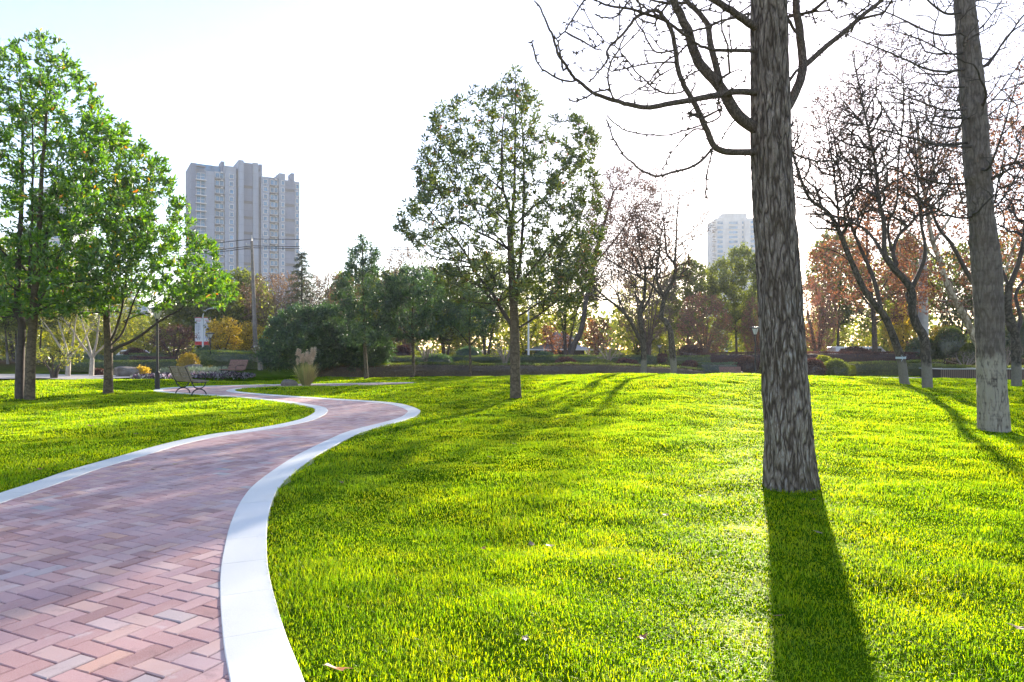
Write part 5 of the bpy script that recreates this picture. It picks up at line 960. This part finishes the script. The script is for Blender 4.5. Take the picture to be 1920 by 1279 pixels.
# conifer
cb = on(566, 57); H = EYE + (HY - 468) / F0 * 57 - cb[2]; T = Tree(cb, 130, .8, .15, .5, rtip=.012); g = T.rg; T.path([cb - [0, 0, .1], cb + [0, 0, H * .5], cb + [0, 0, H]], .16, .02)
for i in range(64):
    z_ = .12 * H + .86 * H * (i / 64); L = (1 - i / 64) ** .8 * 2.1 + .25; a1 = i * 2.4; d_ = np.array([math.cos(a1), math.sin(a1), 0]); T.path([cb + [0, 0, z_], cb + d_ * L * .5 + [0, 0, z_ + .12 * L], cb + d_ * L + [0, 0, z_ - .02 * L]], .03, .01, n=5)
T.solve(); r = empty('conifer_tree', cb, 'grey-green layered conifer rising between the tower and the thicket', 'tree'); fi = np.arange(len(T.P)) < 14; T.wood('trunk', r, [M_twig, M_twig], ~fi, thick=fi)
seg = np.nonzero((T.R < .031) & (T.pa > 0))[0]; c_ = g.choice(seg, 8000); u = g.random(8000)[:, None]; Cq = T.A[T.pa[c_]] * (1 - u) + T.A[c_] * u; D_ = nrm(T.A[c_] - T.A[T.pa[c_]]); leaf_part(r, Cq + g.normal(0, .05, Cq.shape), D_ - [0, 0, .3], .24, .02, g, G11, scat=.8, up=-.1)
# far woodland
g = np.random.default_rng(17); n_ = 52000; X_ = g.uniform(-125, 140, n_); Y_ = 88 + g.random(n_) * 26 + 6 * np.sin(X_ * .05); hh = 3.2 + 4.2 * vn(X_, Y_, 9, 61) + 1.5 * vn(X_, Y_, 2.5, 62); zf = g.random(n_) ** .8; Z_ = zf * hh
keep = vn(X_ * 1.0, Z_ * 1.3 + Y_ * .4, 1.3, 63) > .30; X_, Y_, Z_ = X_[keep], Y_[keep], Z_[keep]; V, q, at2 = leaf_mesh(np.c_[X_, Y_, Z_], g.normal(0, 1, (len(X_), 3)), .8, .28, g, up=.2)
hue = np.repeat(vn(X_, Y_, 12, 64) > .5, 1); mi = hue.astype(int); tag(build('woodland', V, q, None, [G4, G10], attr=at2, mi=mi), 'far hazy belt of yellow-green woodland beyond the road', 'woodland', kind='stuff')

# ------------------------------------------------------------------ towers
def facade_mat(name, c, panel=(3.2, 2.85)):
    t = NT(name); p = t.obj(); s_ = t.n('ShaderNodeSeparateXYZ', i_0=p); f = t.noise(t.mapping(p, (1, 1, .25)), .35, 6, .6)
    col = t.ramp(f, [(.35, tuple(v * .85 for v in c)), (.65, tuple(min(1, v * 1.08) for v in c))])
    def line(sock, per, wd): q_ = t.n('ShaderNodeMath', operation='DIVIDE', i_0=sock, i_1=per); q_ = t.n('ShaderNodeMath', operation='FRACT', i_0=q_.outputs[0]); return t.n('ShaderNodeMath', operation='LESS_THAN', i_0=q_.outputs[0], i_1=wd).outputs[0]
    ln = line(s_.outputs[2], panel[1], .035); col = t.mix(col, tuple(v * .72 for v in c), ln)
    return t.finish(t.n('ShaderNodeBsdfPrincipled', i_Base_Color=col, i_Roughness=.8).outputs[0])
M_f1 = facade_mat('tower_pinkish_concrete', (.26, .31, .40)); M_f2 = facade_mat('tower_grey_wall', (.17, .21, .30)); M_f3 = plain('tower_dark_band', (.12, .125, .14), .8); M_trim = plain('tower_white_trim', (.62, .62, .63), .7)
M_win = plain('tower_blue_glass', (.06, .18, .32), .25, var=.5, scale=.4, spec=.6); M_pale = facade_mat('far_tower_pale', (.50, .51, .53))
TX, TY = (362 - CX) / F0 * 250, 250.0; U = np.array([.848, .530]); Nf = np.array([.530, -.848]); rzT = math.atan2(U[1], U[0])
def s_of(px): k = (px - CX) / F0; return (k * TY - TX) / (U[0] - k * U[1])
root = empty('tower_block', (TX, TY, 0), 'tall grey apartment tower with blue windows rising behind the trees at left', 'building', rz=rzT)
def zs(px, py): s1 = s_of(px); return EYE + (HY - py) / F0 * (TY + U[1] * s1)
def seg_box(m, a_, b_, dep, front, z0, z1, mt): m.box(((a_ + b_) / 2, -front + dep / 2, (z0 + z1) / 2), (b_ - a_, dep, z1 - z0), m=mt)
def zx(x): return s_of(330 + x / 4.918)
ST = 2.85
# columns in zoomed-picture x, protrusion, top y (photo px), material
cols = [(135, 185, .6, 306, 1), (185, 268, 0.0, 316, 1), (268, 352, 1.0, 322, 0), (352, 446, 0.0, 322, 0), (446, 548, 1.1, 313, 0), (548, 570, -1.4, 315, 1), (570, 618, 1.6, 302, 0), (618, 704, .5, 306, 1), (704, 752, 1.6, 307, 0), (752, 782, -1.4, 320, 1), (782, 858, .6, 332, 0), (858, 946, -.3, 333, 1), (946, 1002, .9, 326, 0), (1002, 1092, .4, 339, 1), (1092, 1140, 0.0, 341, 0)]
m = MB(); prev = None
for x0, x1, fr, yt, mt in cols:
    a_, b_ = zx(x0), zx(x1); seg_box(m, a_, b_, 15 + fr, fr, -.1, zs(330 + (x0 + x1) / 2 / 4.918, yt), mt)
m.out('wall', [M_f1, M_f2], root)
for x0, x1 in ((618, 704), (1002, 1092)):
    fr = .5 if x0 < 700 else .4; zt = zs(330 + x0 / 4.918, 280 + (345 if x0 < 700 else 375) / 4.918); k = 0
    while zt - k * ST * 2.05 > 2: z_ = zt - k * ST * 2.05; MB().box(((zx(x0) + zx(x1)) / 2, -fr - .05, z_), (zx(x1) - zx(x0) - .2, .24, 1.0)).out('wall_band', M_f3, root); k += 1
m = MB(); zt = zs(390, 316); m.box(((zx(185) + zx(268)) / 2, -.9, zt + .1), (zx(268) - zx(185), 2.2, .25)); m.box(((zx(150) + zx(446)) / 2, 4, zt + 1.2), (zx(446) - zx(150), .2, 2.2), m=1)
for i in range(7): m.tube([(zx(790) + i * 1.15, -.2, zs(500, 335)), (zx(790) + i * 1.15, -.2, zs(500, 327))], .07, 4)
m.tube([(zx(785), -.2, zs(492, 327.5)), (zx(945), -.2, zs(520, 328.5))], .08, 4); m.tube([(zx(1002), 0, zs(535, 333)), (zx(1070), 0, zs(547, 334))], .08, 4)
m.box((zx(1085), 4, zs(550, 335)), (1.3, 5, 5)); m.box((zx(790), 4, zs(492, 320)), (1.0, 5, 5.5)); m.box((zx(440), 5, zs(425, 312)), (1.2, 6, 4.4)); m.out('roof_structure', [M_f2, M_win], root)
WIN = []
def win(a_, b_, fr, zc, h, kind): WIN.append((zc, a_, b_, fr, h, kind))
for (x0, x1, fr, ytop, h, kind) in [(187, 268, 0.0, 250, 2.4, 'bay'), (362, 440, 0.0, 243, 1.7, 'bal'), (488, 524, 1.1, 257, 1.5, 'win'), (803, 838, .6, 302, 1.5, 'win'), (872, 938, -.3, 306, 1.8, 'bal'), (966, 992, .9, 314, 1.5, 'win'), (1104, 1130, 0.0, 345, 1.6, 'win')]:
    zt = zs(330 + (x0 + x1) / 2 / 4.918, 280 + ytop / 4.918); k = 0
    while zt - k * ST > 6: win(zx(x0), zx(x1), fr, zt - k * ST, h, kind); k += 1
WIN.sort(key=lambda w_: -w_[0]); g = np.random.default_rng(4); rest = MB()
def add_win(m, w_):
    zc, a_, b_, fr, h, kind = w_; w = b_ - a_; cxw = (a_ + b_) / 2; m.box((cxw, -fr - .03, zc), (w, .10, h), m=1)
    m.box((cxw, -fr - .10, zc - h / 2 - .08), (w + .3, .28, .16), m=0); m.box((cxw, -fr - .10, zc + h / 2 + .08), (w + .3, .24, .16), m=0)
    for s_ in ((-1, 1) if kind == 'win' else (-1, 0, 1)): m.box((cxw + s_ * w / 2, -fr - .09, zc), (.14, .20, h), m=0)
    if kind == 'bay': m.box((cxw, -fr - .7, zc - h / 2 - .28), (w + .8, 1.5, .32), m=2); m.box((cxw, -fr - .08, zc), (w, .12, .08), m=0)
    if kind == 'bal': m.box((cxw, -fr - .45, zc - h / 2 - .5), (w + .5, .9, .55), m=3); m.box((cxw + w * .25, -fr - .62, zc + h / 2 + .32), (.8, .5, .5), m=2)
for i, w_ in enumerate(WIN):
    if i < 99: m = MB(); add_win(m, w_); m.out('window', [M_trim, M_win, M_trim, M_f3], root)
    else: add_win(rest, w_)
o = rest.out('window', [M_trim, M_win, M_trim, M_f3], root); o['kind'] = 'stuff'
def pale_tower(px0, px1, yt, Y, label, floors_vis=16, name='tower_block'):
    x0, x1 = (px0 - CX) / F0 * Y, (px1 - CX) / F0 * Y; zt = EYE + (HY - yt) / F0 * Y; r = empty(name, ((x0 + x1) / 2, Y, 0), label, 'building'); w = x1 - x0; m = MB()
    m.box((0, 10, zt / 2), (w * .9, 20, zt)); m.box((-w * .1, 6, zt * .5 + 1.6), (w * .45, 10, zt + 3.2)); m.box((w * .28, 9, zt / 2 - 1), (w * .46, 22, zt - 2)); m.out('wall', M_pale, r); k = 0; z_ = zt - 3
    while z_ > 4 and k < floors_vis:
        for fx, fw in ((-.38, .10), (-.14, .16), (.06, .07), (.24, .16), (.42, .08)):
            yo = {-.38: -.05, -.14: 0, .06: 0, .24: -2.05, .42: -2.05}[fx]
            if abs(fx + .14) < .01 or abs(fx - .06) < .01: yo = -.05 if w * .9 else 0
            mm = MB(); mm.box((fx * w, yo - .02, z_), (fw * w, .12, 1.7), m=1); mm.box((fx * w, yo - .05, z_ - 1), (fw * w + .4, .3 if fw < .12 else 1.0, .25), m=0); mm.out('window', [M_trim, M_win], r)
        z_ -= 3.0; k += 1
    m = MB(); z_ = zt - 2
    while z_ > 4: m.box((-w * .47, 3, z_), (w * .07, 5, .5)); m.box((-w * .47, 3, z_ + .9), (w * .05, 4.6, .06)); z_ -= 3.0
    m.out('balcony', M_trim, r); return r
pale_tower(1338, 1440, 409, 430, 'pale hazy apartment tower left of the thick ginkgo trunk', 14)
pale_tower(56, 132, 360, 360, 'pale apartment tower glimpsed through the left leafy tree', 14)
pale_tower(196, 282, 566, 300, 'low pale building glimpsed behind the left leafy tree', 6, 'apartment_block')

# ------------------------------------------------------------------ utility pole and wires
ub = on(480, 55); H = EYE + (HY - 452) / F0 * 55 - ub[2]; r = empty('utility_pole', ub, 'tall concrete utility pole with three wires before the apartment tower', 'utility pole'); tx_ = -8 / F0 * 55
MB().tube([(0, 0, -.2), (tx_ * .5, 0, H * .5), (tx_, 0, H)], [.19, .15, .10], 12).out('post', M_conc, r); MB().tube([(0, 0, -.1), (-.02, 0, 1.35)], [.2, .195], 12).out('limed_foot', M_limew, r)
m = MB(); m.box((tx_, 0, H - .35), (.9, .08, .08), rz=.5); m.box((tx_, 0, H + .15), (.06, .06, .4))
m.lathe([(.001, .3), (.06, .3), (.04, .4), (.06, .45), (.001, .5)], (tx_, 0, H - .05), 8); m.lathe([(.001, 0), (.06, 0), (.04, .1), (.001, .15)], (tx_ - .38, -.2, H - .31), 8); m.lathe([(.001, 0), (.06, 0), (.04, .1), (.001, .15)], (tx_ + .38, .2, H - .31), 8); m.out('crossarm', M_steel, r)
M_wire = plain('wire', (.03, .03, .035), .6)
for (yp, yr, yl, lb) in ((448, 438, 468, 'topmost power line crossing before the tower'), (461, 455, 482, 'middle power line crossing before the tower'), (464.5, 460, 488, 'lowest power line crossing before the tower')):
    P0 = at(473, yp, 55); PR = at(1170, yr, 60); PL = at(120, yl, 50); q_ = []
    for a_, b_, sag in ((PL, P0, .25), (P0, PR, .25)):
        for i in range(17): u = i / 16; q_.append(a_ * (1 - u) + b_ * u - np.array([0, 0, sag * 4 * u * (1 - u)]))
    tag(MB().tube(np.array(q_)[[i for i in range(34) if i != 17]], .026, 4).out('power_line', M_wire), lb, 'power line', 'power lines on the utility pole')

# ------------------------------------------------------------------ pavilion and vehicles
kb = on(1048, 74); r = empty('pavilion', kb, 'small pavilion with two-tiered grey roof between the middle tree and leaning dark tree', 'pavilion'); zf_ = lambda yy: EYE + (HY - yy) / F0 * 74 - kb[2]
def hip(m, w, d, z0, z1, tw, mt=0): m.add([(-w, -d, z0), (w, -d, z0), (w, d, z0), (-w, d, z0), (-tw, -tw * .6, z1), (tw, -tw * .6, z1), (tw, tw * .6, z1), (-tw, tw * .6, z1)], [[0, 1, 5, 4], [1, 2, 6, 5], [2, 3, 7, 6], [3, 0, 4, 7], [4, 5, 6, 7], [3, 2, 1, 0]], m=mt)
m = MB(); hip(m, 3.6, 2.8, zf_(656), zf_(645), 1.6); m.out('lower_roof', M_roof, r); m = MB(); hip(m, 1.75, 1.5, zf_(636), zf_(621), .15); m.out('upper_roof', M_roof, r)
MB().box((0, 0, (zf_(645) + zf_(636)) / 2), (2.6, 2.0, zf_(636) - zf_(645) + .02)).out('clerestory', M_steel, r)
m = MB(); m.box((0, .3, zf_(656) / 2), (5.2, 3.6, zf_(656) - .02)); m.out('wall', M_dark, r)
m = MB(); m.box((0, -2.82, zf_(656) + .02), (7.3, .08, .14)); m.box((0, -1.53, zf_(636) + .02), (3.6, .08, .10)); m.out('eave_board', M_white, r)
def vehicle(loc, rz, L, Hh, van, label):
    r = empty('parked_van' if van else 'parked_car', loc, label, 'van' if van else 'car', rz=rz); W_ = .9
    if van: pr = [(-.5, .12), (-.5, .95), (-.46, 1.0), (.30, 1.0), (.40, .72), (.47, .52), (.5, .40), (.5, .12)]
    else: pr = [(-.5, .2), (-.5, .55), (-.40, .62), (-.28, .95), (-.2, 1.0), (.10, 1.0), (.26, .66), (.47, .55), (.5, .45), (.5, .2)]
    n_ = len(pr); V = []
    for s_, k in ((-1, 1), (1, 1)): V += [(x_ * L, s_ * W_ * (1 if z_ < .66 else .86), z_ * Hh) for x_, z_ in pr]
    m = MB(); j = np.arange(n_); q = np.c_[j, (j + 1) % n_, n_ + (j + 1) % n_, n_ + j]; t_ = [[0, i, i + 1] for i in range(1, n_ - 1)] + [[n_, n_ + i + 1, n_ + i] for i in range(1, n_ - 1)]; m.add(V, q, t_); m.out('body', M_white, r)
    for s_ in (-1, 1):
        m = MB(); y_ = s_ * W_ * (.90 if van else .93)
        for a_, b_ in (((-.42, -.2), (-.18, .06), (.09, .30)) if van else ((-.30, -.06), (-.04, .17))): m.box(((a_ + b_) / 2 * L, y_, .80 * Hh), ((b_ - a_) * L, .12, .20 * Hh))
        m.out('side_window', M_carglass, r)
    for sx in (-.31, .31):
        for s_ in (-1, 1):
            w = MB(); a = np.linspace(0, 2 * PI, 17)[:-1]; w.tube([(sx * L, s_ * (W_ - .18), .33), (sx * L, s_ * (W_ + .02), .33)], .33, 16); o_ = w.out('wheel', M_tyre, r)
            MB().tube([(sx * L, s_ * (W_ + .02), .33), (sx * L, s_ * (W_ + .035), .33)], .19, 12).out('rim', M_steel, o_)
    return r
o = on(1611, 62); vehicle(o, .05, 5.2, 1.75, True, 'white van parked beyond the purple dome at right')
o = on(258, 66); vehicle(o, .1, 4.2, 1.45, False, 'white car parked beyond the dark purple dome at left')

# ------------------------------------------------------------------ fallen leaves
def leafm(name, col): return leafy(name, [(0, tuple(v * .8 for v in col)), (1, col)], .35, (1.3, 1.1, .7))
LM = [leafm('fallen_orange', (.50, .20, .07)), leafm('fallen_tan', (.52, .36, .24)), leafm('fallen_yellow', (.62, .46, .10)), leafm('fallen_brown', (.28, .14, .07))]
cn = {0: 'orange', 1: 'pale tan', 2: 'yellow', 3: 'brown'}
def fallen(px, py, k, size, rz, where, on_path=False):
    p_ = np.array([*flat(px, py), .008]) if on_path else hit(px, py) + [0, 0, .045]
    a = np.linspace(0, 2 * PI, 11)[:-1]; rr = np.where(np.arange(10) % 2 == 0, 1.0, .62) * np.where(np.arange(10) == 0, 1.15, 1); g = np.random.default_rng(int(px)); rr = rr * g.uniform(.85, 1.1, 10)
    c1 = np.c_[np.cos(a) * rr, np.sin(a) * rr * .72, .22 * (np.cos(a * 2) * .5 + .5) * g.uniform(.3, 1.3)] * size; n_ = 10; th_ = .0012
    V = np.vstack([c1, c1 * [1, 1, 1] - [0, 0, th_], [[0, 0, .02 * size], [0, 0, .02 * size - th_]]]); j = np.arange(n_); t_ = np.vstack([np.c_[j, (j + 1) % n_, np.full(n_, 20)], np.c_[10 + (j + 1) % n_, 10 + j, np.full(n_, 21)]]); q = np.c_[j, 10 + j, 10 + (j + 1) % n_, (j + 1) % n_]
    o_ = build('fallen_leaf', V, q, t_, LM[k], attr=g.random(len(V))); o_.location = p_; o_.rotation_euler = (g.uniform(-.3, .3) * (not on_path), g.uniform(-.3, .3) * (not on_path), rz)
    tag(o_, f'{cn[k]} fallen leaf {where}', 'leaf', 'fallen leaves')
for a in [(632, 1272, 0, .075, .2, 'at the bottom edge beside the kerb'), (905, 1040, 0, .035, 1, 'standing in the grass in the middle of the lawn'), (997, 1022, 1, .035, 2, 'left one of a pair in the mid lawn'), (1030, 1029, 1, .045, .3, 'right one of a pair in the mid lawn'), (985, 1214, 1, .03, 1.2, 'in the near grass at bottom centre'), (1204, 1212, 0, .035, .6, 'at bottom centre right of the lawn'),
          (1248, 972, 1, .035, .1, 'left of the thick trunk foot on the lawn'), (1315, 939, 0, .035, 2.2, 'a little left of the thick trunk foot'), (1457, 1163, 3, .04, .2, 'inside the trunk shadow near the bottom'), (1535, 1008, 1, .035, 2.6, 'inside the trunk shadow near its middle'), (1525, 945, 3, .03, .2, 'inside the trunk shadow close to the foot'), (1612, 965, 0, .035, 1.4, 'right of the trunk shadow'),
          (1910, 1193, 1, .055, 2.7, 'at the right edge near the bottom'), (1165, 1100, 1, .03, 1.9, 'in the grass left of the trunk shadow'), (640, 912, 3, .035, .9, 'in the grass beside the widest part of the white kerb'), (890, 875, 2, .035, .5, 'on the lawn below the lone middle tree'), (917, 863, 1, .04, .7, 'pale against the lawn below the lone middle tree'), (965, 838, 1, .045, .2, 'just below the shadow of the lone middle tree'),
          (1045, 790, 1, .06, .2, 'right of the lone middle trunk foot'), (890, 715, 1, .09, .1, 'left of the lone middle trunk on the far lawn'), (257, 818, 3, .06, .1, 'on the left lawn near the kerb'), (168, 803, 0, .06, .8, 'in the middle of the left lawn'), (158, 793, 2, .05, 2, 'beside another in the middle of the left lawn'), (222, 774, 2, .05, 1, 'on the upper left lawn'), (75, 886, 0, .035, .4, 'on the left lawn close to the white kerb')]: fallen(*a)
for a in [(322, 849, 0, .04, .3, 'lying on the bricks near the left kerb'), (310, 861, 3, .03, .9, 'on the bricks below the left kerb'), (328, 871, 2, .035, .2, 'small and bright on the bricks in the middle of the path'), (288, 881, 3, .04, .1, 'flat on the bricks further left on the path'), (155, 881, 0, .03, 1.3, 'on the white kerb at left')]: fallen(*a, on_path=True)
